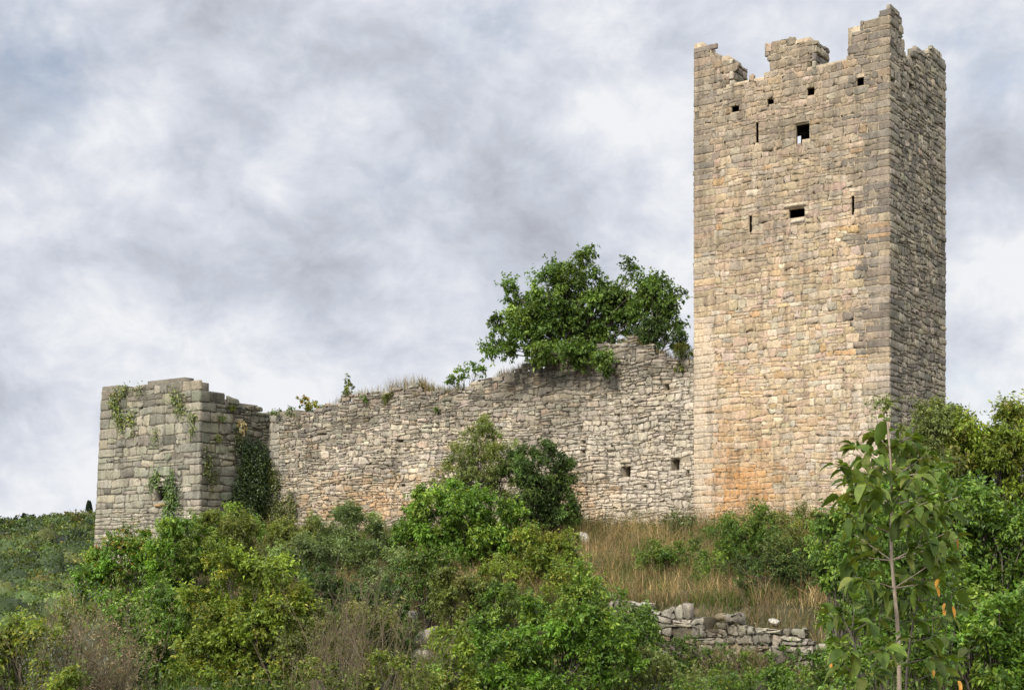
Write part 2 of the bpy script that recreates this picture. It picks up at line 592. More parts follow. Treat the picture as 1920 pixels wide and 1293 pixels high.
def pick(pal, wts, n, rng, jit=0.07):
    pal = np.array(pal)
    c = pal[rng.choice(len(pal), n, p=np.array(wts) / sum(wts))]
    return c * (1 + rng.normal(0, jit, (n, 1))) * (1 + rng.normal(0, 0.02, (n, 3)))


def lerp(a, b, k):
    return a * (1 - k) + b * k


# ---- tower
TL, TR_ = 6.38, 5.0
front = Face(C0, E1, -E2)
TL = -front.px(1301.5, 600)[0]
right = Face(C0, E2, E1)
TR_ = right.px(1772, 600)[0]
left_f = Face(C0 - TL * E1, E2, -E1)
back_f = Face(C0 + TR_ * E2, E1, E2)

TOWER_PAL = [(.49, .395, .265), (.45, .35, .22), (.495, .385, .285), (.43, .375, .28), (.47, .32, .17), (.57, .485, .36), (.40, .32, .215)]
TOWER_W = [5, 4.2, 2.2, 2.5, 0.7, 1.7, 1.6]
_s1, _s2, _s3 = Waves(11, 2.2), Waves(12, 0.8), Waves(13, 5.0)
Z_TOP = front.px(1500, 100)[1]
oc_u, oc_z = front.px(1390, 925)


def tower_color(u, z, isq, rng):
    n = len(u)
    c = pick(TOWER_PAL, TOWER_W, n, rng)
    grey = np.array([.225, .193, .145])
    k = sstep(z + 0.9 * _s1(u, z) + 0.5 * _s2(u, z), 7.6, 14.5) * 0.85
    k = k * rng.uniform(0.45, 1.1, n)
    c = lerp(c, grey * (1 + rng.normal(0, .1, (n, 1))), np.clip(k, 0, .92)[:, None])
    # light limewashed streaks down from the battlements
    # dark crust along the right-hand corner and the top of the left-hand one
    kq = (u > -0.85 + 0.3 * _s2(z, z * 0)) * sstep(z, 3.6, 6.0) * rng.uniform(0.35, 1.1, n)
    c = lerp(c, np.array([.15, .14, .12]), (0.8 * kq)[:, None])
    kl = (u < -TL + 0.8) * sstep(z, 7.8, 9.8) * rng.uniform(0.1, .8, n)
    c = lerp(c, np.array([.19, .175, .145]), (0.8 * kl)[:, None])
    # pale left quoins and pale foot on the right
    kp = ((u < -TL + 0.75) & (z < 8)) * 0.75
    c = lerp(c, np.array([.53, .45, .335]), kp[:, None])
    kp = sstep(u, -3.6, -1.2) * (1 - sstep(z, 2.0, 6.5)) * 0.5 + ((u > -1.0) & (z < 6)) * .5
    c = lerp(c, np.array([.56, .49, .39]), np.clip(kp * rng.uniform(.3, 1, n), 0, 1)[:, None])
    # iron stain at the lower left
    r = np.hypot((u - oc_u) / 1.35, (z - oc_z) / 1.3) + 0.22 * _s2(u, z)
    ko = (1 - sstep(r, 0.45, 1.25)) * (u > -TL + 0.5) * rng.uniform(.55, 1.05, n)
    c = lerp(c, np.array([.47, .255, .095]), np.clip(ko * .85, 0, .95)[:, None])
    r2 = np.hypot((u - oc_u + 0.6) / 2.2, (z - oc_z - 1.8) / 3.2)
    c = lerp(c, np.array([.47, .27, .10]), (np.clip(1 - r2, 0, 1) * 0.55 * rng.uniform(0.2, 1, n) * (u > -TL + 0.5))[:, None])
    return np.clip(c * np.array([.97, .935, .925]), 0.03, 0.75)


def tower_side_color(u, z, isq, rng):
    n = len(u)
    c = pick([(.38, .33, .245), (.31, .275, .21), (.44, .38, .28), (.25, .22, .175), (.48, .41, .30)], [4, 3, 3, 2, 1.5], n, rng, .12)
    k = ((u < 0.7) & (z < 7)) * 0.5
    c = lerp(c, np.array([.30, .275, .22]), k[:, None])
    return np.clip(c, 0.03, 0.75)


fr_pts = [(1290, 82), (1303, 82), (1325, 80), (1331, 86), (1340, 100), (1352, 104), (1373, 106), (1373.1, 153), (1400, 148), (1436, 141),
          (1436.1, 83), (1452, 79), (1455, 73), (1475, 72), (1487, 69), (1503, 72), (1528, 67), (1528.1, 122), (1545, 116), (1570, 111), (1592, 104),
          (1592.1, 54), (1610, 51), (1620, 43), (1637, 38), (1639, 28), (1652, 25), (1654, 19), (1667, 15), (1690, 8)]
fr_top = step_profile(front, fr_pts)
rt_pts = [(1660, 15), (1667, 15), (1678, 15), (1679, 30), (1686, 31), (1687, 50), (1692, 52), (1693, 72), (1698, 76), (1699, 98), (1702, 104), (1703, 124), (1713, 124),
          (1713.1, 94), (1722, 91), (1745, 91), (1755, 93), (1756, 99), (1762, 100), (1763, 107), (1775, 110)]
rt_top = step_profile(right, rt_pts)
bk_top = lambda u: 15.6 + 0.1 * np.sin(np.asarray(u) * 3.0)
lf_top = lambda w_: np.asarray(w_) * 0 + 15.1

H = front.rect
putlogs = [H(1438, 182, 1451, 196), H(1513, 164, 1527, 179), H(1606, 145, 1620, 161), H(1371, 196, 1386, 210)]
corner_hole = (front.px(1664, 142)[0], -0.02, front.px(1670, 150)[1], front.px(1670, 136)[1])
left_hole = (-TL + 0.02, front.px(1311, 200)[0], front.px(1306, 225)[1], front.px(1306, 209)[1])
slits = [H(1416.5, 229, 1422.5, 268), H(1404, 404, 1410, 440), H(1596, 367, 1602, 403)]
wins = [H(1492, 233, 1518, 262), H(1492, 261.9, 1504, 276), H(1479, 391, 1509, 408)]
f_holes = putlogs + [corner_hole, left_hole] + slits + wins
r_holes = [right.rect(1704, 156, 1710, 168), right.rect(1735, 191, 1741, 204)]
corner_r = (0.02, 0.42, corner_hole[2], corner_hole[3])
r_holes.append(corner_r)

tower = thing('stone_tower', 'tall square stone tower with ruined battlements and slit openings', 'tower', C0 + K * 1.2)
rngT = np.random.default_rng(21)
BASE = -1.2
courses = make_courses(BASE, 17.2, lambda z, r: r.uniform(0.135, 0.255) if z > 3 else r.uniform(0.135, 0.225), rngT)
MORT = (.43, .345, .235)
MORT_D = (.20, .175, .13)
a = Acc()
flat_top = lambda u: np.asarray(u) * 0 + 15.1
slab(a, front, -TL, 0.0, BASE, flat_top, f_holes, 0.13, MORT, through=True, lower=0.0)
slab(a, front, -TL, 0.0, 15.1, fr_top, [corner_hole], 0.9, MORT)
masonry(a, front, -TL - 0.02, 0.03, fr_top, courses, rngT, tower_color, length=(0.17, 0.5), split=0.24, gap=0.004, relief=0.012,
        holes=f_holes, quoin='lr', wob=0.024, over=0.07, flat=12, rnd=.7, rough=.15)
a.build('front_wall', M_STONE, tower)
a = Acc()
slab(a, right, 0.006, TR_, BASE, rt_top, r_holes, 0.32, MORT_D, through=True)
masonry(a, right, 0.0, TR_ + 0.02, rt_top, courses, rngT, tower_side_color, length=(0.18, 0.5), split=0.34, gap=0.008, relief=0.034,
        holes=r_holes, quoin='lr', wob=0.03, over=0.07, rough=0.16)
a.build('side_wall', M_STONE, tower)
a = Acc()
slab(a, left_f, 0.008, TR_ - 0.008, BASE, lf_top, [], 1.0, MORT_D)
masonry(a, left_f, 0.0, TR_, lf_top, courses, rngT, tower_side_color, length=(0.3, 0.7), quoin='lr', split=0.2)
a.build('side_wall', M_STONE, tower)
# back wall with the two openings one sees the sky through
bk_holes = []
for (x0, y0, x1, y1) in [(1414, 252, 1424, 276), (1488, 256, 1503, 284)]:
    q = back_f.rect(x0, y0, x1, y1)
    bk_holes.append((min(q[:2]), max(q[:2]), q[2], q[3]))
a = Acc()
slab(a, back_f, -TL, 0.0, BASE, bk_top, bk_holes, 0.05, MORT_D, through=True)
a.build('rear_wall', M_STONE, tower, smooth=True)
a = Acc()
zr = 15.0
P = [C0 + E1 * x + E2 * y + K * z for z in (zr, zr - 0.25) for (x, y) in ((-TL + .05, .05), (-.05, .05), (-.05, TR_ - .1), (-TL + .05, TR_ - .1))]
a.add(P, [(0, 1, 2, 3), (7, 6, 5, 4)], C=(.12, .10, .07))
a.build('light_block_slab', M_STONE, tower)  # unseen slab added inside the hollow tower so its openings stay dark
# reveals of the merlons
for (pxe, ptop, pbot) in [(1373, 107, 154), (1528, 68, 123)]:
    a = Acc()
    ue, zt = front.px(pxe, ptop)
    zb_ = front.px(pxe, pbot)[1]
    fc = Face(C0 + E1 * ue, E2, E1)
    ztf = lambda q, zt=zt: np.asarray(q) * 0 + zt
    masonry(a, fc, -0.03, 1.0, ztf, [c for c in courses if c > zb_ - 0.3], rngT, tower_side_color, length=(0.25, 0.5), relief=0.05, split=0.2, quoin='l')
    a.build('merlon_reveal', M_STONE, tower)
# lintels and sills of the two windows
a = Acc()


def block(acc, face, u0, u1, z0, z1, d0, d1, color, rng, n=(7, 4), jit=0.012):
    """a dressed stone with worn, rounded arrises"""
    us, zs = np.linspace(0, 1, n[0]), np.linspace(0, 1, n[1])
    s, t = np.meshgrid(us, zs)
    ex = np.maximum(np.abs(2 * s - 1), np.abs(2 * t - 1))
    D = d1 - (d1 - d0) * (ex > 0.999) - 0.25 * (d1 - d0) * ex ** 6 + rng.normal(0, jit, s.shape) * (ex < 0.99)
    rs = 0.04
    s2 = np.clip(s + rng.normal(0, 0.006, s.shape), 0, 1)
    P = face.pt(u0 + s2 * (u1 - u0), z0 + t * (z1 - z0), D)
    i = np.arange(s.size).reshape(s.shape)
    Q = np.stack([i[:-1, :-1], i[:-1, 1:], i[1:, 1:], i[1:, :-1]], -1).reshape(-1, 4)
    acc.add(P.reshape(-1, 3), Q, C=color)


q = H(1464, 379, 1519, 391)
block(a, front, q[0], q[1], q[2], q[3], -0.08, 0.11, (.50, .42, .30), rngT)
q = H(1466, 391, 1479, 409)
block(a, front, q[0], q[1], q[2], q[3], -0.1, 0.05, (.42, .33, .22), rngT)
q = H(1509, 391, 1517, 409)
block(a, front, q[0], q[1], q[2], q[3], -0.1, 0.05, (.50, .42, .30), rngT)
q = H(1478, 408, 1514, 421)
block(a, front, q[0], q[1], q[2], q[3], -0.08, 0.07, (.48, .41, .31), rngT)
a.build('window_surround', M_STONE, tower, smooth=True)
a = Acc()
q = H(1488, 225, 1522, 233)
block(a, front, q[0], q[1], q[2], q[3], -0.08, 0.06, (.30, .25, .18), rngT)
a.build('lintel', M_STONE, tower, smooth=True)

# ---- curtain wall
_b1 = Waves(31, 4.0)


def wall_warp(u, z, d):
    return u, d + 0.10 * _b1(u, z * 1.3)


wall_f = Face(C0 + 0.55 * E2, E1, -E2, wall_warp)
UL = wall_f.px(497, 850)[0]
UR = wall_f.px(1300, 850)[0]
w_top = wall_f.profile([(460, 772), (497, 773), (515, 776), (545, 784), (575, 780), (600, 768), (622, 756), (640, 745), (680, 737), (740, 729), (778, 723), (800, 733),
                        (850, 737), (900, 713), (950, 697), (990, 682), (1040, 668), (1090, 655), (1160, 641), (1185, 638), (1215, 645), (1240, 661), (1262, 671), (1310, 668)])
_w1, _w2, _w3 = Waves(41, 3.0), Waves(42, 0.9), Waves(43, 1.6)
ow1 = wall_f.px(690, 940)
ow2 = wall_f.px(1090, 940)


def wall_color(u, z, isq, rng):
    n = len(u)
    c = pick([(.42, .37, .285), (.365, .32, .25), (.47, .41, .31), (.31, .275, .215), (.52, .445, .335), (.41, .33, .23)], [4, 4, 3, 2, 1.5, 1], n, rng, .11)
    # paler, warmer foot
    k = (1 - sstep(z - 0.12 * (u + 15) + 0.5 * _w1(u, z), 1.5, 5.2)) * rng.uniform(.3, 1, n)
    c = lerp(c, np.array([.52, .445, .34]), (0.75 * k)[:, None])
    kr = sstep(u, -13.5, -9.5) * (1 - sstep(z, 5.0, 8.0)) * rng.uniform(0.2, 1, n)
    c = lerp(c, np.array([.55, .48, .375]), (0.65 * kr)[:, None])
    # dark damp head
    kd = sstep(z + 0.5 * _w1(u, z) - w_top(u), -1.9, -0.2) * 0.5
    c = c * (1 - kd * rng.uniform(.4, 1, n))[:, None]
    # soft shadow of the oak, with some stain, painted into the stones below it
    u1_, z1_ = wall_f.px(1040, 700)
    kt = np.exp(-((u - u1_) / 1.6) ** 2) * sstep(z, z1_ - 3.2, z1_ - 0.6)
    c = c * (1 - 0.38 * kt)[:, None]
    for (o, ru, rz, s) in ((ow1, 3.6, 0.9, .8), (ow2, 1.2, 1.2, .6)):
        r = np.hypot((u - o[0]) / ru, (z - o[1]) / rz) + .25 * _w2(u, z)
        c = lerp(c, np.array([.50, .31, .15]), ((1 - sstep(r, .4, 1.2)) * s * rng.uniform(.3, 1, n))[:, None])
    # lime-rendered strip against the bastion
    ks = (u < UL + 0.75 + 0.15 * _w2(z, z * 0))
    c = lerp(c, np.array([.34, .315, .255]), (ks * .85)[:, None])
    return np.clip(c, 0.03, .75)


w_holes = [wall_f.rect(1159, 868, 1176, 893), wall_f.rect(1260, 860, 1277, 882)]
w_gaps = [wall_f.rect(*q) for q in [(1092, 826, 1101, 832), (1094, 842, 1102, 850), (1139, 846, 1150, 851), (1204, 880, 1210, 886), (1246, 720, 1256, 732), (1257, 760, 1262, 766),
                                    (745, 824, 757, 829), (750, 907, 763, 912), (1104, 742, 1109, 748), (1293, 880, 1299, 900), (1184, 744, 1190, 750), (1087, 797, 1092, 812), (1200, 909, 1208, 913),
                                    (600, 812, 616, 816), (940, 800, 945, 806), (690, 866, 700, 871), (720, 870, 735, 874)]]
cw = thing('curtain_wall', 'long rubble stone curtain wall between the tower and the bastion', 'wall', wall_f.pt((UL + UR) / 2, 1.2, 0))
rngW = np.random.default_rng(77)
a = Acc()
slab(a, wall_f, UL - 0.5, UR + 0.6, -1.2, w_top, w_holes + w_gaps, 1.2, (.29, .245, .18), lower=0.16)


def wall_course_h(z, r):
    return r.uniform(0.115, 0.20)


wcourses = make_courses(-0.8, 9.5, wall_course_h, rngW)
us = UL + 0.7
masonry(a, wall_f, us, UR + 0.6, w_top, wcourses, rngW, wall_color, length=(0.2, 0.56), split=0.40, gap=0.008, relief=0.036, skirt=0.10,
        holes=w_holes + w_gaps, wob=0.036, skip=0.012, rough=0.22, over=0.12, rnd=1.05, flat=8)
masonry(a, wall_f, UL - 0.3, us, w_top, make_courses(-0.8, 9.5, lambda z, r: r.uniform(0.2, 0.36), rngW), rngW, wall_color, length=(0.3, 0.7), split=0.1, gap=0.008,
        relief=0.03, wob=0.03, over=0.12)
a.build('rubble_wall', M_RUBBLE, cw)
for x0 in (1155, 1256):
    a = Acc()
    q = wall_f.rect(x0, 861 if x0 < 1200 else 853, x0 + 24, 869 if x0 < 1200 else 861)
    block(a, wall_f, q[0], q[1], q[2], q[3], -0.08, 0.1, (.44, .38, .29), rngW)
    a.build('lintel', M_RUBBLE, cw, smooth=True)

# ---- bastion
wb = (C0 + 0.55 * E2 + UL * E1)
lo, hi = 0.0, 12.0
for _ in range(50):
    mid = (lo + hi) / 2
    P = wb - mid * E2
    if P[0] / P[1] > (375 - CX) / F_PX:
        lo = mid
    else:
        hi = mid
BD = lo
BC = wb - BD * E2
ZB = 7.1


def b_warp(u, z, d):
    return u * (1 + 0.011 * (ZB - z)) + 0.012 * (ZB - z), d + 0.02 * (ZB - z)


def bs_warp(u, z, d):
    return u - 0.02 * (ZB - z) * np.clip(1 - u / 2.0, 0, 1), d + 0.012 * (ZB - z)


bf = Face(BC, E1, -E2, b_warp)
bs = Face(BC, E2, E1, bs_warp)
BLEN = -bf.px(191, 730)[0]
b_top = bf.profile([(150, 726), (192, 725), (250, 720), (300, 712), (350, 707), (362, 710), (380, 719), (400, 722)])
bs_top = step_profile(bs, [(370, 719), (378, 721), (400, 727), (420, 735), (421, 744), (450, 751), (475, 758), (497, 771), (520, 774)])
_c1, _c2 = Waves(51, 2.0), Waves(52, 0.8)


def bastion_color(u, z, isq, rng):
    n = len(u)
    c = pick([(.30, .275, .21), (.25, .23, .18), (.355, .32, .245), (.205, .19, .15), (.37, .325, .235), (.28, .275, .20)], [4, 3, 3, 2, 1.5, 1.5], n, rng, .12)
    k = (1 - sstep(z + .5 * _c1(u, z), 1.0, 3.2)) * rng.uniform(.4, 1, n)
    c = lerp(c, np.array([.43, .375, .285]), (0.7 * k)[:, None])
    kd = sstep(z + .4 * _c1(u, z), 5.6, 7.2) * .4
    c = c * (1 - kd * rng.uniform(.3, 1, n))[:, None]
    return np.clip(c * np.array([.93, .94, .93]), .03, .7)


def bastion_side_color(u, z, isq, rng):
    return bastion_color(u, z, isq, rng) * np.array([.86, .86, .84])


b_hole = bf.rect(296, 905, 322, 942)
# invert the batter for the opening
zc_ = (b_hole[2] + b_hole[3]) / 2
inv = lambda uu: (uu - 0.012 * (ZB - zc_)) / (1 + 0.011 * (ZB - zc_))
b_hole = (inv(b_hole[0]), inv(b_hole[1]), b_hole[2], b_hole[3])
bastion = thing('stone_bastion', 'square grey bastion of large stone blocks with one small window', 'bastion', BC - E1 * BLEN / 2 + K * 0.5)
rngB = np.random.default_rng(99)


def b_course_h(z, r):
    return r.uniform(0.27, 0.47) if z > 4.6 else (r.uniform(0.18, 0.40) if z > 2.2 else r.uniform(0.13, 0.24))


bcourses = make_courses(-4.0, 7.6, b_course_h, rngB)
a = Acc()
slab(a, bf, -BLEN, 0, -4.0, b_top, [b_hole], .45, (.17, .15, .115), lower=.1, through=True)
masonry(a, bf, -BLEN - 0.02, 0.05, b_top, bcourses, rngB, bastion_color, length=(0.28, 0.85), split=0.22, gap=0.009, relief=0.026, holes=[b_hole], quoin='lr', qlen=(.5, .95),
        wob=0.035, rough=0.17, over=0.12, flat=10, rnd=.9, skip=.004)
a.build('front_wall', M_RUBBLE, bastion)
a = Acc()
slab(a, bs, 0.006, BD + 0.4, -4.0, bs_top, [], 1.1, (.16, .14, .11), lower=.1)
bk = lambda u, z: (u < 1.5 + 0.25 * np.sin(z * 2.3))
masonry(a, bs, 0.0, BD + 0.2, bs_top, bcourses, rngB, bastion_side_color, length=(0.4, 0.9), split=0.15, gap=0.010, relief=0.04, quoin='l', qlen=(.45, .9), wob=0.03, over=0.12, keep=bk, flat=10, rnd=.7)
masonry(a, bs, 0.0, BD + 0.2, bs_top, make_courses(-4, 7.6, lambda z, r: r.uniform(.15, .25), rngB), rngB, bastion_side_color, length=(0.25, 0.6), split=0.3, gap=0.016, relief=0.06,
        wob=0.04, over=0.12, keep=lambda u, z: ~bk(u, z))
a.build('side_wall', M_RUBBLE, bastion)
a = Acc()
bl = Face(BC - BLEN * E1, E2, -E1, lambda u, z, d: (u - 0.02 * (ZB - z) * np.clip(1 - u / 2.0, 0, 1), d + (0.011 * BLEN - 0.012) * (ZB - z)))
bl_top = lambda u: np.asarray(u) * 0 + float(b_top(-BLEN))
slab(a, bl, 0.01, BD + 2.5, -4.0, bl_top, [], 1.0, (.18, .16, .12))
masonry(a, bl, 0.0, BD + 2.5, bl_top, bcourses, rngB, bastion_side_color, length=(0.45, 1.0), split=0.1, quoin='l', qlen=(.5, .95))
a.build('side_wall', M_RUBBLE, bastion)
a = Acc()
block(a, bf, b_hole[0] - .25, b_hole[1] + .3, b_hole[3] - .0, b_hole[3] + .2, -.1, .09, (.42, .385, .31), rngB)
block(a, bf, b_hole[0] - .14, b_hole[1] + .12, b_hole[2] - .2, b_hole[2], -.1, .12, (.44, .29, .14), rngB)
block(a, bf, b_hole[0] - .14, b_hole[0], b_hole[2], b_hole[3], -.1, .08, (.40, .36, .28), rngB)
a.build('window_surround', M_RUBBLE, bastion, smooth=True)

a = Acc()
br_f = Face(BC + (BD + 2.4) * E2, E1, E2)
slab(a, br_f, -BLEN, 0.2, -4.0, lambda u: np.asarray(u) * 0 + 6.6, [], .8, (.18, .16, .12))
a.build('rear_wall', M_RUBBLE, bastion)  # unseen back sheet, added to keep the hollow inside dark
a = Acc()
P = [BC + E1 * x + E2 * y + K * z for z in (6.0, 5.75) for (x, y) in ((-BLEN + .1, .1), (-.1, .1), (-.1, BD + 2.3), (-BLEN + .1, BD + 2.3))]
a.add(P, [(0, 1, 2, 3), (7, 6, 5, 4)], C=(.12, .10, .07))
a.build('inner_light_block', M_RUBBLE, bastion)  # unseen roof slab, added to shut daylight out behind the window

# ---- low ruined wall on the slope
ruin_f = None
RU0, RU1 = at(1150, 1180, 33.6), at(1570, 1200, 30.6)
er = RU1 - RU0
er[2] = 0
RL = np.linalg.norm(er)
er /= RL
nr = np.array([er[1], -er[0], 0])
_r1 = Waves(61, 1.5)
ruin_f = Face(np.array([RU0[0], RU0[1], 0]), er, nr, lambda u, z, d: (u, d + .10 * _r1(u, z)))
r_top = ruin_f.profile([(1140, 1130), (1180, 1128), (1215, 1133), (1300, 1145), (1325, 1143), (1345, 1160), (1395, 1158), (1410, 1172), (1450, 1168), (1475, 1195), (1520, 1200), (1560, 1206), (1600, 1215)])


def ruin_color(u, z, isq, rng):
    n = len(u)
    return np.clip(pick([(.33, .295, .23), (.26, .235, .185), (.41, .365, .285), (.17, .155, .115), (.29, .235, .155)], [3, 3, 2.5, 2, 1], n, rng, .13), .03, .75)


r_holes2 = [ruin_f.rect(1325, 1158, 1346, 1180), ruin_f.rect(1399, 1180, 1406, 1186)]
rw = thing('ruined_terrace_wall', 'low crumbling dry stone wall overgrown below the tower', 'wall', ruin_f.pt(RL / 2, -2.2, 0))
rngR = np.random.default_rng(5)
a = Acc()
slab(a, ruin_f, 0, RL, -3.2, r_top, r_holes2, .9, (.10, .085, .06), lower=.14, du=.2, dz=.2)
masonry(a, ruin_f, 0, RL, r_top, make_courses(-3.0, 0, lambda z, r: r.uniform(.085, .21), rngR), rngR, ruin_color, length=(.14, .46), split=.25, gap=.010, relief=.06, skirt=.14,
        holes=r_holes2, wob=.06, skip=.05, rough=.24, over=.1, rnd=1.0, flat=8)
a.build('rubble_wall', M_ROCK, rw)


# ------------------------------------------------------------------ vegetation
def leaves(acc, P, axis, nrm, L, Wd, col, fold=0.22, droop=0.0):
    """kite-shaped leaves, folded a little along the midrib"""
    n = len(P)
    axis = axis / np.linalg.norm(axis, axis=1, keepdims=True)
    side = np.cross(axis, nrm)
    side /= np.linalg.norm(side, axis=1, keepdims=True) + 1e-9
    up = np.cross(side, axis)
    L = np.broadcast_to(L, (n,))[:, None]
    Wd = np.broadcast_to(Wd, (n,))[:, None]
    b = P
    m1 = P + axis * L * 0.42 + side * Wd * 0.5 + up * Wd * fold
    m2 = P + axis * L * 0.42 - side * Wd * 0.5 + up * Wd * fold
    tip = P + axis * L + np.array([0, 0, -1.0]) * L * droop
    V = np.stack([b, m1, tip, m2], 1).reshape(-1, 3)
    i = np.arange(n) * 4
    # folded along the base-tip line: two triangles
    T = np.stack([np.stack([i, i + 1, i + 2], -1), np.stack([i, i + 2, i + 3], -1)], 1).reshape(-1, 3)
    acc.add(V, None, T, np.repeat(col, 4, axis=0))


def unit(v):
    return v / (np.linalg.norm(v, axis=-1, keepdims=True) + 1e-9)


def tube(acc, pts, rad, sides=5, col=(1, 1, 1)):
    pts = np.asarray(pts, float)
    n = len(pts)
    rad = np.broadcast_to(rad, (n,))
    tan = unit(np.gradient(pts, axis=0))
    ref = np.array([0.31, 0.95, 0.05])
    s1 = unit(np.cross(tan, ref))
    s2 = np.cross(tan, s1)
    a = np.arange(sides) / sides * 2 * np.pi
    V = pts[:, None] + rad[:, None, None] * (np.cos(a)[None, :, None] * s1[:, None] + np.sin(a)[None, :, None] * s2[:, None])
    i = np.arange(n * sides).reshape(n, sides)
    j = np.roll(i, -1, axis=1)
    Q = np.stack([i[:-1], j[:-1], j[1:], i[1:]], -1).reshape(-1, 4)
    acc.add(V.reshape(-1, 3), Q, C=col)


def bent(p, q, rng, k=0.15, n=5, sag=0.0):
    t = np.linspace(0, 1, n)[:, None]
    L = np.linalg.norm(q - p)
    off = rng.normal(0, k * L, 3)
    return p + (q - p) * t + off * (t * (1 - t) * 2) + np.array([0, 0, -sag * L]) * (t * (1 - t) * 4)


GREEN = dict(
    mid=[(.066, .118, .018), (.088, .145, .02), (.052, .092, .018), (.115, .165, .025)],
    bright=[(.075, .142, .017), (.105, .175, .02), (.06, .115, .017), (.145, .20, .03)],
    yellow=[(.115, .155, .02), (.148, .188, .025), (.088, .13, .02), (.19, .19, .03)],
    dark=[(.042, .07, .018), (.055, .088, .02), (.033, .055, .015), (.075, .11, .024)],
    oak=[(.068, .112, .023), (.09, .138, .026), (.052, .088, .02), (.125, .175, .034)],
    grey=[(.085, .118, .04), (.11, .145, .05), (.064, .092, .03), (.14, .17, .07)],
    olive=[(.088, .106, .024), (.115, .132, .028), (.066, .08, .019), (.15, .145, .04)],
    sallow=[(.12, .145, .045), (.15, .175, .055), (.09, .115, .035), (.18, .19, .06)],
    rust=[(.30, .11, .02), (.22, .15, .03), (.10, .13, .025), (.32, .17, .03)],
    straw=[(.34, .26, .145), (.28, .20, .11), (.40, .32, .20), (.22, .15, .08)],
    silver=[(.16, .175, .13), (.20, .215, .165), (.12, .135, .09)],
    big=[(.085, .13, .024), (.115, .17, .028), (.065, .105, .02), (.16, .21, .045), (.13, .15, .035)],
)


def crown(rng, lobes, leaf=(0.09, 0.05), pal='mid', cov=4.0, clump=0.35, tips=None, up=0.5, per_twig=11, droop=0.0, shell=0.45, tipfrac=0.25):
    """foliage: lobes of leafy clumps, each a spray of twigs set with leaves. returns Acc, clump centres"""
    acc = Acc()
    cents = []
    pal_ = np.array(GREEN[pal])
    tp = np.array(GREEN[tips]) if tips else None
    lobes = [(np.asarray(c, float), np.asarray(r, float)) for c, r in lobes]
    zmax = max(c[2] + r[2] for c, r in lobes)
    zmin = min(c[2] - r[2] for c, r in lobes)
    for (c, r) in lobes:
        area = math.pi * r[0] * r[2]
        nl = int(cov * area / (0.42 * leaf[0] * leaf[1]))
        ntw = max(3, nl // per_twig)
        ncl = max(4, int(2.6 * area / (math.pi * clump ** 2)))
        d = unit(rng.normal(size=(ncl, 3)))
        rr = (shell + (1 - shell) * rng.random(ncl) ** 0.7)[:, None]
        cc = c + d * r * rr * (1 - 0.35 * clump / r)
        csz = clump * rng.uniform(0.55, 1.25, ncl)
        cl_tone = np.exp(rng.normal(0, 0.26, ncl))
        cl_hue = rng.random(ncl)
        cents.append(cc)
        k = rng.integers(0, ncl, ntw)
        td = unit(rng.normal(size=(ntw, 3)) + 0.7 * d[k] + np.array([0, 0, up]))
        tl = csz[k] * rng.uniform(0.5, 1.15, ntw)
        tb = cc[k] + rng.normal(0, 0.25, (ntw, 3)) * csz[k][:, None]
        f = rng.uniform(0.1, 1.0, (ntw, per_twig))
        ph = rng.uniform(0, 2 * np.pi, (ntw, per_twig))
        s1 = unit(np.cross(td, np.array([0.3, 0.2, 1.0])))
        s2 = np.cross(td, s1)
        rad = np.cos(ph)[..., None] * s1[:, None] + np.sin(ph)[..., None] * s2[:, None]
        P = tb[:, None] + td[:, None] * (f * tl[:, None])[..., None] - np.array([0, 0, 1.0]) * (droop * (f * tl[:, None]) ** 2 / csz[k][:, None])[..., None]
        ax = rad * 0.9 + td[:, None] * 0.55 + np.array([0, 0, -0.25 - droop])
        nr_ = unit(rng.normal(size=P.shape) * 0.55 + np.array([-0.1, -0.15, 0.9]))
        P = P.reshape(-1, 3)
        n = len(P)
        kk = np.repeat(k, per_twig)
        ci = np.clip((cl_hue[kk] * len(pal_) + rng.normal(0, .7, n)).astype(int), 0, len(pal_) - 1)
        col = pal_[ci] * (cl_tone[kk] * np.exp(rng.normal(0, .16, n)))[:, None]
        if tp is not None:
            hh = (P[:, 2] - zmin) / (zmax - zmin + 1e-6)
            sel = rng.random(n) < tipfrac * sstep(hh + 0.3 * (cl_hue[kk] - .5), .45, .95)
            col[sel] = tp[rng.integers(0, len(tp), sel.sum())]
        L = leaf[0] * rng.uniform(0.6, 1.25, n)
        leaves(acc, P, ax.reshape(-1, 3), nr_.reshape(-1, 3), L, leaf[1] * L / leaf[0] * rng.uniform(.85, 1.15, n), np.clip(col * 1.5, .008, .6), fold=.2, droop=.12)
    return acc, cents


def px_lobes(lobs, Y, depth=0.85, grow=1.0):
    out = []
    for q in lobs:
        x, y, rx, ry = q[:4]
        yy = Y + (q[4] if len(q) > 4 else 0)
        s = yy / F_PX
        out.append((at(x, y, yy), (rx * s * grow, depth * 0.5 * (rx + ry) * s * grow, ry * s * grow)))
    return out


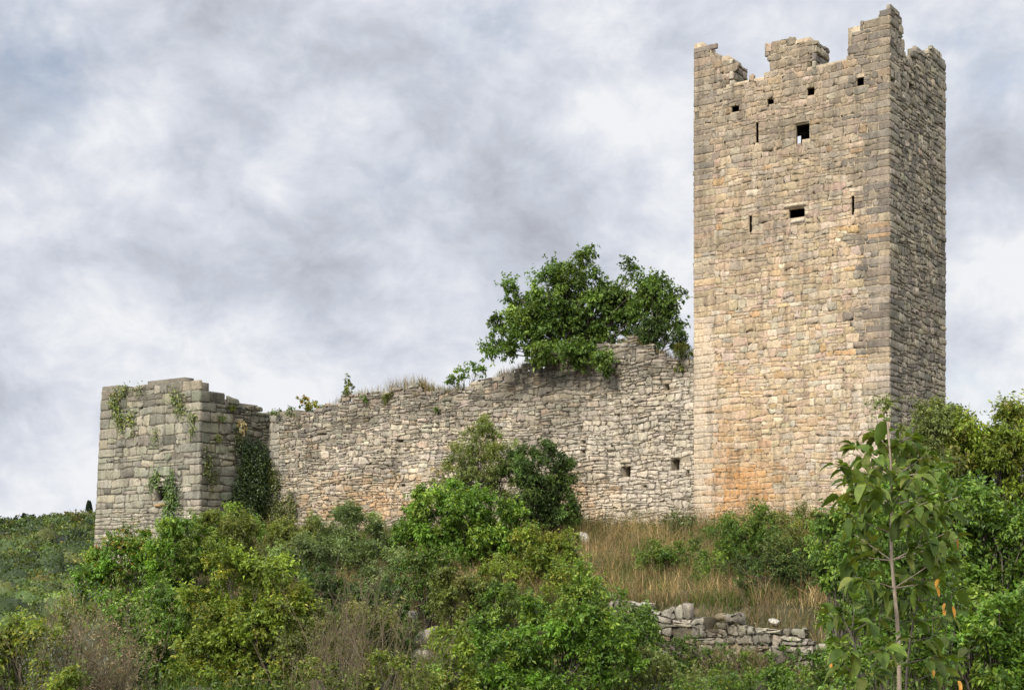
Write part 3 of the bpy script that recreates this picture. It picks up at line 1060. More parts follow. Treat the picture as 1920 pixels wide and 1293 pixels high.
def shrub(name, label, cat, Y, lobs, basepx, seed, group=None, stem_mat=None, stem_r=0.035, part='crown', stem='trunk', basez=None, mat=None, nstem=3, depth=.85, grow=1.3, **kw):
    rng = np.random.default_rng(seed)
    L = px_lobes(lobs, Y, depth, 1.0 if basez is not None else grow)
    bx = (basepx - CX) / F_PX * Y
    bz = float(ground(bx, Y)) if basez is None else basez
    b = np.array([bx, Y, bz])
    t = thing(name, label, cat, b, group)
    acc, cents = crown(rng, L, **kw)
    acc.build(part, mat or M_LEAF, t)
    br = Acc()
    for li, ((c, r), cc) in enumerate(zip(L, cents)):
        foot = b + np.array([rng.normal(0, .06), rng.normal(0, .06), -0.15])
        mid = foot + (c - foot) * 0.6 + rng.normal(0, .08, 3) * r
        r0 = stem_r * rng.uniform(.7, 1.1)
        p1 = bent(foot, mid, rng, .06, 6)
        tube(br, p1, np.linspace(r0, r0 * .6, 6), 6)
        sel = rng.permutation(len(cc))[:26]
        for q in cc[sel]:
            sp = p1[-1 - int(rng.integers(0, 3))]
            tube(br, bent(sp, q, rng, .1, 4), np.linspace(r0 * .42, r0 * .12, 4), 4)
    br.build(stem, stem_mat or M_BARK, t, smooth=True)
    return t


G_SL = 'shrubs growing on the slope below the walls'
# --- the oaks on the wall head
wy = lambda px, py, d=-0.6: wall_f.pt(*wall_f.px(px, py), d)
yo = float(wy(1090, 660)[1])
shrub('oak_tree', 'dark green bushy oak rooted on the curtain wall head', 'tree', yo,
      [(1075, 515, 52, 40), (1100, 478, 22, 18), (1020, 560, 70, 55), (965, 560, 34, 36), (960, 620, 55, 45), (1040, 620, 75, 55), (1110, 600, 62, 60), (1130, 545, 40, 42),
       (1183, 512, 20, 20), (1165, 545, 30, 36), (925, 650, 34, 22), (1010, 665, 50, 26), (1090, 660, 60, 34), (1132, 676, 32, 28, -1.6), (1150, 610, 40, 40), (1080, 560, 55, 42), (1050, 595, 45, 36), (1120, 640, 50, 36), (985, 590, 45, 40), (1040, 665, 60, 28, -.9), (1095, 668, 50, 28, -1.3), (1192, 560, 30, 40, -.4), (1188, 605, 36, 36, -.4), (1160, 575, 36, 40)],
      1085, 1, basez=float(wy(1085, 668)[2]), leaf=(.115, .07), pal='oak', cov=4.4, clump=.42, stem_r=.07, up=.35, shell=.25)
shrub('oak_tree', 'smaller oak on the wall head close to the tall tower', 'tree', yo - 0.8,
      [(1235, 555, 42, 40), (1205, 540, 26, 30), (1265, 560, 22, 24), (1215, 590, 46, 40), (1250, 600, 30, 30)], 1215, 2, basez=float(wy(1215, 650)[2]),
      leaf=(.11, .065), pal='oak', cov=4.2, clump=.38, stem_r=.05, up=.4, shell=.3)
shrub('evergreen_bush', 'dark low bush hanging over the wall head beneath the smaller oak', 'bush', float(wy(1240, 640)[1]) - .2,
      [(1245, 628, 44, 30), (1212, 618, 28, 24), (1275, 642, 22, 16)], 1240, 3, basez=float(wy(1240, 655)[2]), leaf=(.06, .035), pal='dark', cov=5, clump=.22, stem_r=.03)
yw = lambda px: float(wy(px, 740, -0.5)[1])
shrub('elder_bush', 'low leafy bush on the wall head left of the big oak', 'bush', yw(870), [(866, 708, 24, 18), (895, 695, 22, 14), (845, 715, 12, 12)], 868, 4,
      basez=float(wy(868, 735)[2]), leaf=(.10, .06), pal='mid', cov=2.6, clump=.22, stem_r=.025)
shrub('young_tree', 'small conical young tree alone on the curtain wall head', 'tree', yw(655), [(654, 712, 7, 12), (656, 728, 13, 12), (652, 738, 14, 9)], 655, 5,
      basez=float(wy(655, 747)[2]), leaf=(.10, .06), pal='sallow', cov=2.6, clump=.14, stem_r=.02)
shrub('sumac_bush', 'small bush with orange and red leaf tips on the wall', 'bush', yw(578), [(572, 755, 13, 14), (585, 765, 20, 10), (605, 768, 14, 6)], 578, 6,
      basez=float(wy(578, 782)[2]), leaf=(.09, .055), pal='yellow', tips='rust', tipfrac=.75, cov=3.2, clump=.15, stem_r=.02)
shrub('grey_bush', 'thin greyish bush on the wall beside the orange tipped bush', 'bush', yw(548), [(548, 768, 13, 12), (525, 775, 22, 6), (512, 772, 10, 5)], 545, 7,
      basez=float(wy(545, 785)[2]), leaf=(.07, .04), pal='grey', cov=1.7, clump=.14, stem_r=.02)


def tuft_shrub(name, label, px, py, r, seed, pal, fc=None, d=.12, leafs=(.10, .035), cov=4.5, group='plants rooted in the wall faces'):
    rng = np.random.default_rng(seed)
    fc = fc or wall_f
    u, z = fc.px(px, py)
    P = fc.pt(u, z, d)
    s = P[1] / F_PX
    t = thing(name, label, 'plant', P, group)
    acc, cents = crown(rng, [(P, (r[0] * s, .18, r[1] * s))], leaf=leafs, pal=pal, cov=cov, clump=.13, up=.1, droop=.3)
    acc.build('foliage', M_LEAF, t)
    br = Acc()
    for q in cents[0]:
        tube(br, bent(fc.pt(u, z - .05, 0), q, rng, .1, 4), np.linspace(.008, .003, 4), 4)
    br.build('stem', M_TWIG, t)


tuft_shrub('wall_plant', 'brown dry plant hanging from the curtain wall face near its head', 733, 747, (9, 13), 31, 'olive')
tuft_shrub('wall_plant', 'green tuft on curtain wall face right of the young tree', 690, 746, (6, 7), 32, 'mid')
tuft_shrub('wall_plant', 'grey green tuft on curtain wall face below the elder bush', 816, 768, (7, 6), 33, 'grey')
tuft_shrub('wall_plant', 'round rusty brown plant on bastion side wall', 446, 798, (14, 10), 34, 'straw', bs)
tuft_shrub('wall_plant', 'grey green tuft on bastion side wall close to its corner', 411, 783, (8, 7), 35, 'grey', bs)
tuft_shrub('wall_plant', 'olive tuft just below the head of the bastion side wall', 430, 764, (9, 6), 36, 'olive', bs)
tuft_shrub('wall_plant', 'small green tuft at mid height of bastion side wall', 404, 821, (7, 7), 37, 'olive', bs)
tuft_shrub('wall_plant', 'olive tuft on curtain wall beside the tower below the bush', 1272, 690, (7, 9), 38, 'olive')
tuft_shrub('wall_plant', 'bushy grass plant on wall head against the tower', 1280, 656, (22, 13), 39, 'olive', d=0.0, leafs=(.2, .02))
tuft_shrub('wall_plant', 'dead brown plant in the rubble face right of the ivy', 822, 878, (14, 9), 40, 'straw', cov=1.5)
tuft_shrub('wall_plant', 'brown withered tangle low on the rubble face', 745, 888, (14, 6), 41, 'straw', cov=1.0)


def ivy(name, label, face, blobs, seed, pal='mid', cov=4.5, leaf=(.09, .07), depth=.12, group=None, tips=None, stems=True):
    rng = np.random.default_rng(seed)
    acc, br = Acc(), Acc()
    pal_ = np.array(GREEN[pal])
    us_, zs_ = [], []
    for (px, py, rx, ry, dpt) in blobs:
        u, z = face.px(px, py)
        P = face.pt(u, z, 0)
        s = P[1] / F_PX
        k = abs(E1[0]) if face in (bf, wall_f) else abs(E2[0]) + .1
        RU, RZ = rx * s / k, ry * s
        n = int(cov * math.pi * RU * RZ / (.5 * leaf[0] * leaf[1]))
        ncl = max(5, n // 30)
        a_ = rng.uniform(0, 2 * np.pi, ncl)
        r_ = np.sqrt(rng.random(ncl))
        cu, cz = u + np.cos(a_) * r_ * RU, z + np.sin(a_) * r_ * RZ
        cd = dpt * rng.uniform(.15, 1, ncl) * (1.1 - r_)
        tone = np.exp(rng.normal(0, .25, ncl))
        hue = rng.random(ncl)
        kk = rng.integers(0, ncl, n)
        sp = .16
        U = cu[kk] + rng.normal(0, sp, n) * .8
        Z = cz[kk] + rng.normal(0, sp, n)
        D = cd[kk] + rng.uniform(0.02, .14, n)
        P = face.pt(U, Z, D)
        ax = unit(np.array([0, 0, -1.0]) + rng.normal(0, .6, (n, 3)) + .35 * face.n)
        nr_ = unit(face.n * .8 + np.array([0, 0, .6]) + rng.normal(0, .45, (n, 3)))
        ci = np.clip((hue[kk] * len(pal_) + rng.normal(0, .6, n)).astype(int), 0, len(pal_) - 1)
        col = pal_[ci] * (tone[kk] * np.exp(rng.normal(0, .15, n)))[:, None]
        if tips:
            s_ = rng.random(n) < .12
            col[s_] = np.array(GREEN[tips])[rng.integers(0, len(GREEN[tips]), s_.sum())]
        leaves(acc, P, ax, nr_, leaf[0] * rng.uniform(.6, 1.2, n), leaf[1] * rng.uniform(.6, 1.2, n), np.clip(col, .008, .6))
        us_.append((u, z, RU, RZ))
        u0_, z0_, _, RZ0 = us_[0]
        root = face.pt(u0_, z0_ - RZ0, .02)
        hub = face.pt(u, z - RZ * .9, .03)
        if len(us_) > 1:
            tube(br, bent(root, hub, rng, .05, 6), np.linspace(.016, .012, 6), 4)
        else:
            hub = root
        for _ in range(5):
            p = hub
            q = face.pt(u + rng.normal(0, .5) * RU, z + RZ * rng.uniform(.2, .9), .05)
            tube(br, bent(p, q, rng, .08, 6), np.linspace(.014, .005, 6), 4)
    u, z, RU, RZ = us_[0]
    t = thing(name, label, 'climbing plant', face.pt(u, z - RZ, 0), group)
    acc.build('foliage', M_IVY, t)
    br.build('stem', M_BARK, t)
    return t


G_IV = 'ivy on the bastion'
ivy('ivy', 'dark ivy mass climbing the corner of bastion and curtain wall', bs, [(468, 925, 32, 62, .5), (475, 870, 24, 40, .35), (452, 960, 22, 40, .4), (462, 845, 14, 18, .2)], 61, 'dark', 5, group=G_IV)
ivy('ivy', 'yellowish green ivy on the curtain wall beside the dark ivy', wall_f, [(512, 930, 16, 55, .3), (520, 975, 22, 34, .3), (505, 880, 8, 24, .2), (540, 960, 12, 30, .2)], 62, 'olive', 3.5, group=G_IV, tips='yellow')
ivy('ivy', 'ivy spilling from the small window of the bastion', bf, [(325, 905, 9, 14, .15), (330, 930, 11, 26, .15), (325, 960, 14, 18, .2), (296, 900, 9, 17, .12)], 63, 'mid', 3.2, leaf=(.10, .075), group=G_IV)
ivy('ivy', 'ivy patch at the upper left of the bastion front', bf, [(216, 750, 12, 16, .06), (232, 738, 8, 8, .06), (222, 772, 8, 9, .06), (237, 728, 5, 6, .05)], 64, 'yellow', 2.2, group=G_IV)
ivy('ivy', 'pair of ivy tongues low in the upper left of the bastion front', bf, [(230, 785, 8, 14, .06), (248, 788, 9, 12, .06), (233, 800, 6, 8, .05)], 65, 'yellow', 2.2, group=G_IV)
ivy('ivy', 'thin ivy strand hanging near the bastion head towards its right corner', bf, [(337, 748, 7, 15, .06), (343, 770, 9, 10, .06), (326, 742, 4, 9, .05)], 66, 'yellow', 2.2, group=G_IV)
ivy('ivy', 'narrow ivy strand along the right corner of the bastion front', bf, [(366, 785, 5, 14, .05), (362, 808, 6, 6, .05)], 67, 'yellow', 2.4, group=G_IV)
ivy('ivy', 'tiny ivy tuft under the head of the bastion front', bf, [(266, 730, 6, 8, .05)], 68, 'olive', 2.2, group=G_IV)
ivy('ivy', 'two thin ivy strands in the middle of the bastion front', bf, [(297, 812, 4, 13, .04), (256, 811, 4, 5, .05)], 69, 'yellow', 2.0, group=G_IV)
ivy('ivy', 'sparse olive creeper on the bastion side wall near its corner', bs, [(388, 860, 6, 30, .06), (393, 890, 8, 24, .06), (440, 830, 10, 16, .08)], 70, 'olive', 1.6, group=G_IV)

# --- shrubs on the slope
ash = dict(leaf=(.105, .05), pal='bright', cov=3.6, clump=.36)
shrub('leafy_shrub', 'green shrub with rusty top sprigs before the left foot of bastion', 'shrub', 43, [(225, 1060, 55, 45), (180, 1085, 36, 42), (240, 1015, 24, 20), (285, 1020, 26, 22), (265, 1080, 40, 42), (200, 1130, 45, 40), (205, 1010, 12, 12)],
      235, 101, G_SL, tips='rust', tipfrac=.18, **ash)
shrub('leafy_shrub', 'dense green shrub rising under the small bastion window', 'shrub', 42, [(345, 1010, 45, 45), (320, 1060, 45, 50), (385, 1030, 40, 42), (370, 1090, 52, 48), (318, 985, 22, 20), (300, 1120, 50, 40)], 345, 102, G_SL, **ash)
shrub('leafy_shrub', 'round green shrub at the bottom in front of dark hollow', 'shrub', 31, [(245, 1210, 52, 50), (310, 1190, 45, 50), (215, 1190, 30, 36), (300, 1250, 50, 40)], 270, 103, G_SL, leaf=(.085, .042), pal='mid', cov=4, clump=.28)
shrub('leafy_shrub', 'large yellow green shrub left of centre at the bottom', 'shrub', 30, [(450, 1100, 70, 55), (520, 1110, 60, 50), (400, 1150, 55, 55), (480, 1180, 85, 60), (550, 1170, 50, 60), (420, 1240, 75, 60), (500, 1260, 70, 50), (430, 1050, 40, 32), (370, 1260, 50, 50)],
      460, 104, G_SL, leaf=(.085, .042), pal='yellow', cov=4, clump=.3)
shrub('willow_shrub', 'grey green narrow leaved shrub at the foot of curtain wall', 'shrub', 43, [(650, 1010, 62, 46), (610, 1050, 60, 50), (690, 1050, 45, 45), (660, 1100, 60, 50), (645, 965, 28, 14), (700, 985, 18, 18)], 650, 105, G_SL,
      leaf=(.12, .028), pal='grey', cov=3.6, clump=.3, up=.9)
shrub('willow_shrub', 'olive narrow leaved shrub between the ivy and the yellow green shrub', 'shrub', 42, [(480, 1015, 55, 36), (540, 1035, 50, 40), (440, 1010, 40, 40), (560, 1000, 30, 25), (400, 985, 24, 26)], 490, 106, G_SL,
      leaf=(.12, .03), pal='olive', tips='yellow', tipfrac=.3, cov=3.6, clump=.3, up=.9)
shrub('leafy_shrub', 'large bright green bush in the middle before the curtain wall', 'shrub', 41, [(850, 960, 62, 48), (900, 980, 70, 60), (820, 990, 50, 50), (930, 1040, 55, 48), (860, 1050, 65, 50), (800, 940, 30, 26), (960, 990, 40, 45)], 880, 107, G_SL,
      leaf=(.11, .055), pal='bright', cov=4.2, clump=.38)
shrub('young_tree', 'tall loose yellowish young tree behind the bright green bush', 'tree', 45.5, [(905, 830, 36, 40), (860, 870, 34, 40), (890, 890, 55, 40), (940, 870, 40, 36), (900, 795, 16, 22), (835, 905, 30, 25), (930, 920, 50, 30)], 900, 108, G_SL,
      leaf=(.07, .035), pal='sallow', tips='yellow', tipfrac=.5, cov=2.3, clump=.3, up=.7, shell=.2, stem_r=.03)
shrub('evergreen_bush', 'dark evergreen bush against the curtain wall right of the middle', 'bush', 45, [(1020, 880, 48, 44), (1050, 920, 28, 48), (1000, 930, 50, 48), (975, 885, 34, 36), (1030, 960, 45, 32), (1068, 968, 18, 14)], 1010, 109, G_SL,
      leaf=(.075, .04), pal='dark', cov=5, clump=.28)
shrub('leafy_shrub', 'low yellow green shrub right of the bright green bush', 'shrub', 38, [(1000, 1060, 60, 40), (1050, 1050, 40, 36), (960, 1090, 50, 34), (1040, 1095, 45, 34), (1010, 1020, 50, 22), (1060, 1010, 25, 14)], 1010, 110, G_SL,
      leaf=(.08, .04), pal='yellow', cov=3.8, clump=.26)
shrub('leafy_shrub', 'olive green shrub under the bright green bush', 'shrub', 35, [(870, 1120, 60, 42), (930, 1120, 50, 38), (830, 1100, 30, 30), (880, 1160, 50, 35)], 880, 111, G_SL, leaf=(.08, .04), pal='olive', cov=3.8, clump=.26)
shrub('leafy_shrub', 'wide bright green shrub at the bottom centre', 'shrub', 27, [(1060, 1150, 70, 48), (1000, 1190, 60, 50), (1110, 1190, 62, 50), (950, 1240, 70, 50), (1060, 1240, 80, 55), (1140, 1240, 50, 45), (880, 1270, 60, 45), (1000, 1285, 90, 40), (1110, 1090, 30, 26)], 1030, 112, G_SL,
      leaf=(.085, .042), pal='bright', tips='yellow', tipfrac=.2, cov=4.2, clump=.3)
shrub('leafy_shrub', 'yellow green leafy shrub low between bare twigs and bright shrub', 'shrub', 26, [(840, 1210, 36, 40), (860, 1260, 50, 40), (800, 1280, 40, 30)], 845, 113, G_SL, leaf=(.08, .04), pal='yellow', cov=3.6, clump=.24)
shrub('thin_shrub', 'sparse dark stemmed shrub in front of the orange tower foot', 'shrub', 35, [(1400, 985, 50, 34), (1365, 1005, 50, 34), (1440, 1000, 40, 44), (1420, 1045, 50, 40), (1380, 1040, 40, 26), (1460, 1080, 44, 40)], 1455, 114, G_SL,
      leaf=(.06, .026), pal='mid', tips='olive', tipfrac=.4, cov=1.9, clump=.28, up=.6, shell=.2, stem_r=.022)
shrub('thin_shrub', 'sparse olive shrub between the dark stemmed shrub and the sapling', 'shrub', 34, [(1500, 1010, 36, 50), (1490, 1060, 45, 40), (1530, 1040, 36, 50), (1470, 1090, 40, 30)], 1480, 115, G_SL,
      leaf=(.06, .028), pal='olive', cov=2.6, clump=.26, up=.6, shell=.2, stem_r=.022)
shrub('thin_shrub', 'small sparse shrub at the joint of tower and curtain wall', 'shrub', 43.5, [(1280, 975, 26, 20), (1262, 985, 18, 16)], 1285, 116, G_SL, leaf=(.07, .035), pal='grey', cov=1.6, clump=.2, stem_r=.015)
# --- right-hand mass
G_R = 'trees and bushes crowding the right edge'
shrub('leafy_tree', 'yellow topped bushy tree at the right edge beyond the tower', 'tree', 30, [(1850, 830, 70, 60), (1920, 850, 60, 70), (1800, 800, 46, 40), (1890, 800, 40, 30), (1830, 900, 70, 60), (1920, 950, 70, 70), (1790, 860, 50, 50), (1990, 880, 70, 80)], 1870, 201, G_R,
      leaf=(.10, .045), pal='yellow', tips='olive', tipfrac=.3, cov=5.5, clump=.36, stem_r=.07)
shrub('leafy_tree', 'deep green bushy tree in front of the yellow topped tree', 'tree', 24, [(1840, 980, 70, 60), (1900, 1010, 70, 70), (1780, 960, 50, 60), (1850, 1070, 80, 60), (1930, 1090, 70, 70), (1780, 1040, 50, 50)], 1850, 202, G_R,
      leaf=(.085, .042), pal='mid', cov=5.5, clump=.32, stem_r=.06)
shrub('locust_tree', 'feathery light green young tree at the tower corner', 'tree', 26, [(1735, 790, 34, 34), (1700, 830, 36, 34), (1760, 840, 40, 40), (1720, 880, 45, 40), (1660, 880, 30, 24), (1650, 765, 18, 14), (1765, 780, 16, 24)], 1720, 203, G_R,
      leaf=(.055, .026), pal='sallow', cov=3.4, clump=.24, stem_r=.03, shell=.25)
shrub('leafy_shrub', 'mid green shrub left of the broad leaved sapling', 'shrub', 22, [(1610, 970, 46, 50), (1570, 1010, 45, 45), (1650, 1010, 50, 55), (1600, 1060, 55, 45), (1560, 1080, 40, 40), (1690, 950, 45, 60), (1620, 920, 25, 22)], 1610, 204, G_R,
      leaf=(.07, .034), pal='mid', tips='yellow', tipfrac=.25, cov=3.6, clump=.24)
shrub('leafy_shrub', 'bright green shrub filling the lower right corner', 'shrub', 16, [(1850, 1170, 70, 60), (1920, 1190, 60, 70), (1780, 1180, 60, 60), (1850, 1260, 90, 60), (1740, 1250, 60, 60), (1930, 1280, 70, 50)], 1840, 205, G_R,
      leaf=(.075, .036), pal='bright', cov=4, clump=.22)
shrub('leafy_shrub', 'dark shrub behind the lower stem of the broad leaved sapling', 'shrub', 19, [(1680, 1090, 60, 50), (1730, 1060, 50, 60), (1640, 1130, 50, 50), (1700, 1160, 70, 50), (1620, 1210, 60, 60), (1690, 1250, 70, 50)], 1680, 206, G_R,
      leaf=(.075, .036), pal='mid', cov=4.6, clump=.25)
# --- left foreground
shrub('leafy_shrub', 'yellow leaved shrub in the lower left corner', 'shrub', 20, [(40, 1190, 36, 36), (20, 1240, 45, 45), (75, 1190, 26, 24), (25, 1165, 16, 20), (100, 1270, 50, 30), (-20, 1200, 45, 50)], 35, 301, G_SL,
      leaf=(.065, .032), pal='yellow', tips='sallow', cov=3, clump=.2)
shrub('leafy_shrub', 'small dark green shrub under the dry grass at lower left', 'shrub', 21, [(100, 1235, 34, 22), (130, 1225, 26, 20)], 105, 302, G_SL, leaf=(.06, .03), pal='dark', cov=4.4, clump=.17)
shrub('leafy_shrub', 'small yellow flowering shrub at the bottom left edge', 'shrub', 18, [(135, 1280, 30, 24), (110, 1290, 20, 16)], 130, 303, G_SL, leaf=(.05, .026), pal='yellow', cov=3.5, clump=.14)
shrub('leafy_shrub', 'dark green shrub behind the bare twigs at bottom', 'shrub', 27, [(190, 1290, 60, 26), (240, 1280, 40, 30)], 200, 304, G_SL, leaf=(.07, .034), pal='dark', cov=3.5, clump=.2)
shrub('leafy_shrub', 'dark green shrub in the hollow beneath the grey green shrub', 'shrub', 36, [(640, 1140, 70, 40), (710, 1130, 50, 40), (600, 1110, 40, 40)], 660, 305, G_SL, leaf=(.08, .035), pal='dark', cov=3.4, clump=.26)
shrub('leafy_shrub', 'small green shrub on the grassy terrace above low wall', 'shrub', 34.5, [(1238, 1122, 24, 16), (1222, 1130, 14, 10)], 1238, 306, G_SL, leaf=(.06, .03), pal='mid', cov=4, clump=.16)
shrub('leafy_shrub', 'bright yellow green sprig at the edge of the dry grass', 'shrub', 36, [(1110, 1092, 18, 12), (1130, 1110, 18, 14)], 1115, 307, G_SL, leaf=(.07, .035), pal='yellow', cov=4, clump=.16)


# --- more growth knitting the slope together
G_F = 'low shrubs filling the slope'
for (lab, Y, lobs, bx, sd, kw) in [
    ('olive shrub behind the brown bare twigs', 29, [(620, 1200, 50, 45), (690, 1180, 50, 40), (560, 1240, 50, 45), (660, 1260, 60, 45)], 620, 351, dict(leaf=(.075, .034), pal='olive', cov=3.2, clump=.28)),
    ('dark green shrub right of the brown bare twigs', 30, [(740, 1220, 46, 46), (770, 1270, 40, 40), (720, 1160, 34, 30)], 745, 352, dict(leaf=(.075, .036), pal='dark', cov=3.2, clump=.26)),
    ('mid green shrub between the olive shrub and the wide bright shrub', 31, [(950, 1130, 46, 36), (980, 1160, 46, 34), (900, 1190, 46, 40)], 945, 353, dict(leaf=(.08, .04), pal='mid', cov=3.8, clump=.26)),
    ('mid green shrub at the left end of low ruined wall', 30.5, [(1140, 1140, 46, 36), (1180, 1180, 40, 46), (1165, 1230, 50, 46)], 1160, 354, dict(leaf=(.08, .036), pal='mid', tips='grey', tipfrac=.4, cov=3.8, clump=.26)),
    ('sallow weeds and sprigs before the low ruined wall', 28, [(1220, 1250, 40, 30), (1270, 1275, 50, 26), (1190, 1275, 40, 30)], 1225, 355, dict(leaf=(.07, .03), pal='sallow', cov=2.4, clump=.22)),
    ('green shrub at the bottom edge before the right end of low wall', 26, [(1340, 1285, 60, 24), (1420, 1280, 60, 26), (1500, 1275, 50, 30)], 1420, 356, dict(leaf=(.06, .03), pal='mid', tips='yellow', tipfrac=.3, cov=2.6, clump=.2)),
    ('olive shrub at the foot of the dark ivy', 44, [(430, 985, 34, 30), (455, 1010, 40, 30), (395, 975, 16, 18)], 430, 357, dict(leaf=(.10, .045), pal='bright', cov=3.4, clump=.28)),
    ('grey green shrub below the narrow leaved shrub in the hollow', 38, [(560, 1060, 50, 40), (600, 1010, 40, 24), (720, 1100, 40, 44), (745, 1060, 26, 26)], 640, 358, dict(leaf=(.11, .03), pal='grey', cov=3.2, clump=.28)),
    ('green shrub between the round green shrub and the yellow green one', 33, [(340, 1170, 46, 46), (300, 1130, 40, 34), (250, 1140, 46, 30), (180, 1150, 30, 30)], 310, 359, dict(leaf=(.09, .044), pal='mid', cov=4, clump=.28)),
    ('dark green shrub in the shade at left under the bastion shrub', 36, [(185, 1140, 34, 36), (215, 1160, 40, 30)], 200, 360, dict(leaf=(.09, .044), pal='dark', cov=4, clump=.28)),
    ('mid green shrub hiding the foot of tower and sapling', 26, [(1590, 1130, 46, 40), (1560, 1180, 30, 36), (1620, 1180, 50, 50), (1570, 1250, 46, 40)], 1590, 361, dict(leaf=(.07, .034), pal='mid', cov=3.6, clump=.24)),
    ('green shrub at the tower foot behind the sapling', 38, [(1540, 990, 30, 26), (1580, 960, 24, 24), (1630, 945, 36, 40)], 1580, 362, dict(leaf=(.075, .034), pal='olive', tips='yellow', tipfrac=.4, cov=3, clump=.24)),
    ('yellow green shrub behind the silvery herb', 25, [(60, 1175, 36, 30), (140, 1165, 40, 24), (105, 1215, 50, 36)], 100, 363, dict(leaf=(.07, .036), pal='yellow', tips='olive', tipfrac=.4, cov=3, clump=.22)),
    ('bright green shrub on the left of the middle bush', 42, [(775, 985, 30, 28), (755, 1005, 24, 20), (790, 1030, 30, 36)], 775, 364, dict(leaf=(.10, .05), pal='mid', cov=4, clump=.28)),
    ('green shrub in the middle of the dry grass terrace', 38, [(1250, 1055, 50, 26), (1290, 1045, 44, 26), (1220, 1040, 30, 20), (1320, 1065, 40, 26)], 1260, 365, dict(leaf=(.07, .03), pal='mid', tips='olive', tipfrac=.5, cov=2.6, clump=.24)),
    ('yellow green shrub spreading at the left edge of the dry grass', 36, [(1070, 1075, 40, 34), (1095, 1120, 44, 30), (1130, 1130, 34, 26), (1040, 1130, 40, 30)], 1080, 366, dict(leaf=(.08, .038), pal='yellow', tips='mid', tipfrac=.5, cov=3.4, clump=.25)),
    ('brownish shrub between the thin shrubs and the low ruined wall', 33, [(1430, 1078, 50, 40), (1490, 1085, 48, 46), (1530, 1060, 40, 50), (1460, 1040, 36, 36)], 1480, 367, dict(leaf=(.06, .028), pal='dark', tips='olive', tipfrac=.5, cov=2.8, clump=.24)),
    ('mid green shrub below the bright green bush on the left', 37, [(790, 1070, 40, 34), (830, 1060, 36, 30), (800, 1120, 40, 36)], 800, 368, dict(leaf=(.085, .04), pal='mid', tips='olive', tipfrac=.4, cov=3.2, clump=.26)),
    ('green creeper like shrub overgrowing the left end of low ruined wall', 31.8, [(1190, 1165, 34, 30), (1215, 1205, 34, 36), (1290, 1235, 36, 22)], 1200, 369, dict(leaf=(.065, .03), pal='mid', tips='grey', tipfrac=.4, cov=2.2, clump=.2)),
    ('green weeds along the foot of the tower front', 40.5, [(1350, 985, 30, 16), (1400, 975, 30, 16), (1450, 985, 36, 20), (1500, 985, 30, 18)], 1420, 370, dict(leaf=(.06, .026), pal='mid', tips='olive', tipfrac=.5, cov=1.7, clump=.22)),
    ('yellow green sprigs in front of the olive twigs at the bottom', 22.5, [(600, 1270, 40, 26), (660, 1280, 40, 24), (720, 1260, 36, 30), (780, 1285, 40, 26)], 690, 371, dict(leaf=(.06, .028), pal='olive', tips='yellow', tipfrac=.6, cov=1.8, clump=.2)),
    ('green shrub at the right end of the dry grass terrace', 35.8, [(1350, 1062, 44, 30), (1390, 1072, 44, 32), (1330, 1085, 36, 22)], 1370, 372, dict(leaf=(.065, .028), pal='mid', tips='olive', tipfrac=.6, cov=1.9, clump=.22)),
    ('weedy green growth hanging before the middle of the low ruined wall', 31.2, [(1275, 1200, 26, 18), (1335, 1232, 40, 20), (1390, 1225, 24, 18), (1480, 1235, 44, 24)], 1380, 373, dict(leaf=(.055, .025), pal='mid', tips='olive', tipfrac=.5, cov=1.7, clump=.18)),
    ('bright green shrub close behind the pale stem of the tall sapling', 12, [(1690, 960, 60, 60), (1740, 1020, 60, 60), (1640, 1040, 60, 60), (1720, 1100, 70, 60), (1650, 1140, 60, 60), (1760, 930, 40, 44), (1690, 1210, 70, 60), (1640, 1260, 60, 50), (1740, 1250, 60, 50)], 1700, 374, dict(stem_r=.007, leaf=(.05, .026), pal='mid', tips='bright', tipfrac=.6, cov=2.0, clump=.17)),
]:
    shrub('low_shrub', lab, 'shrub', Y, lobs, bx, sd, G_F, **kw)

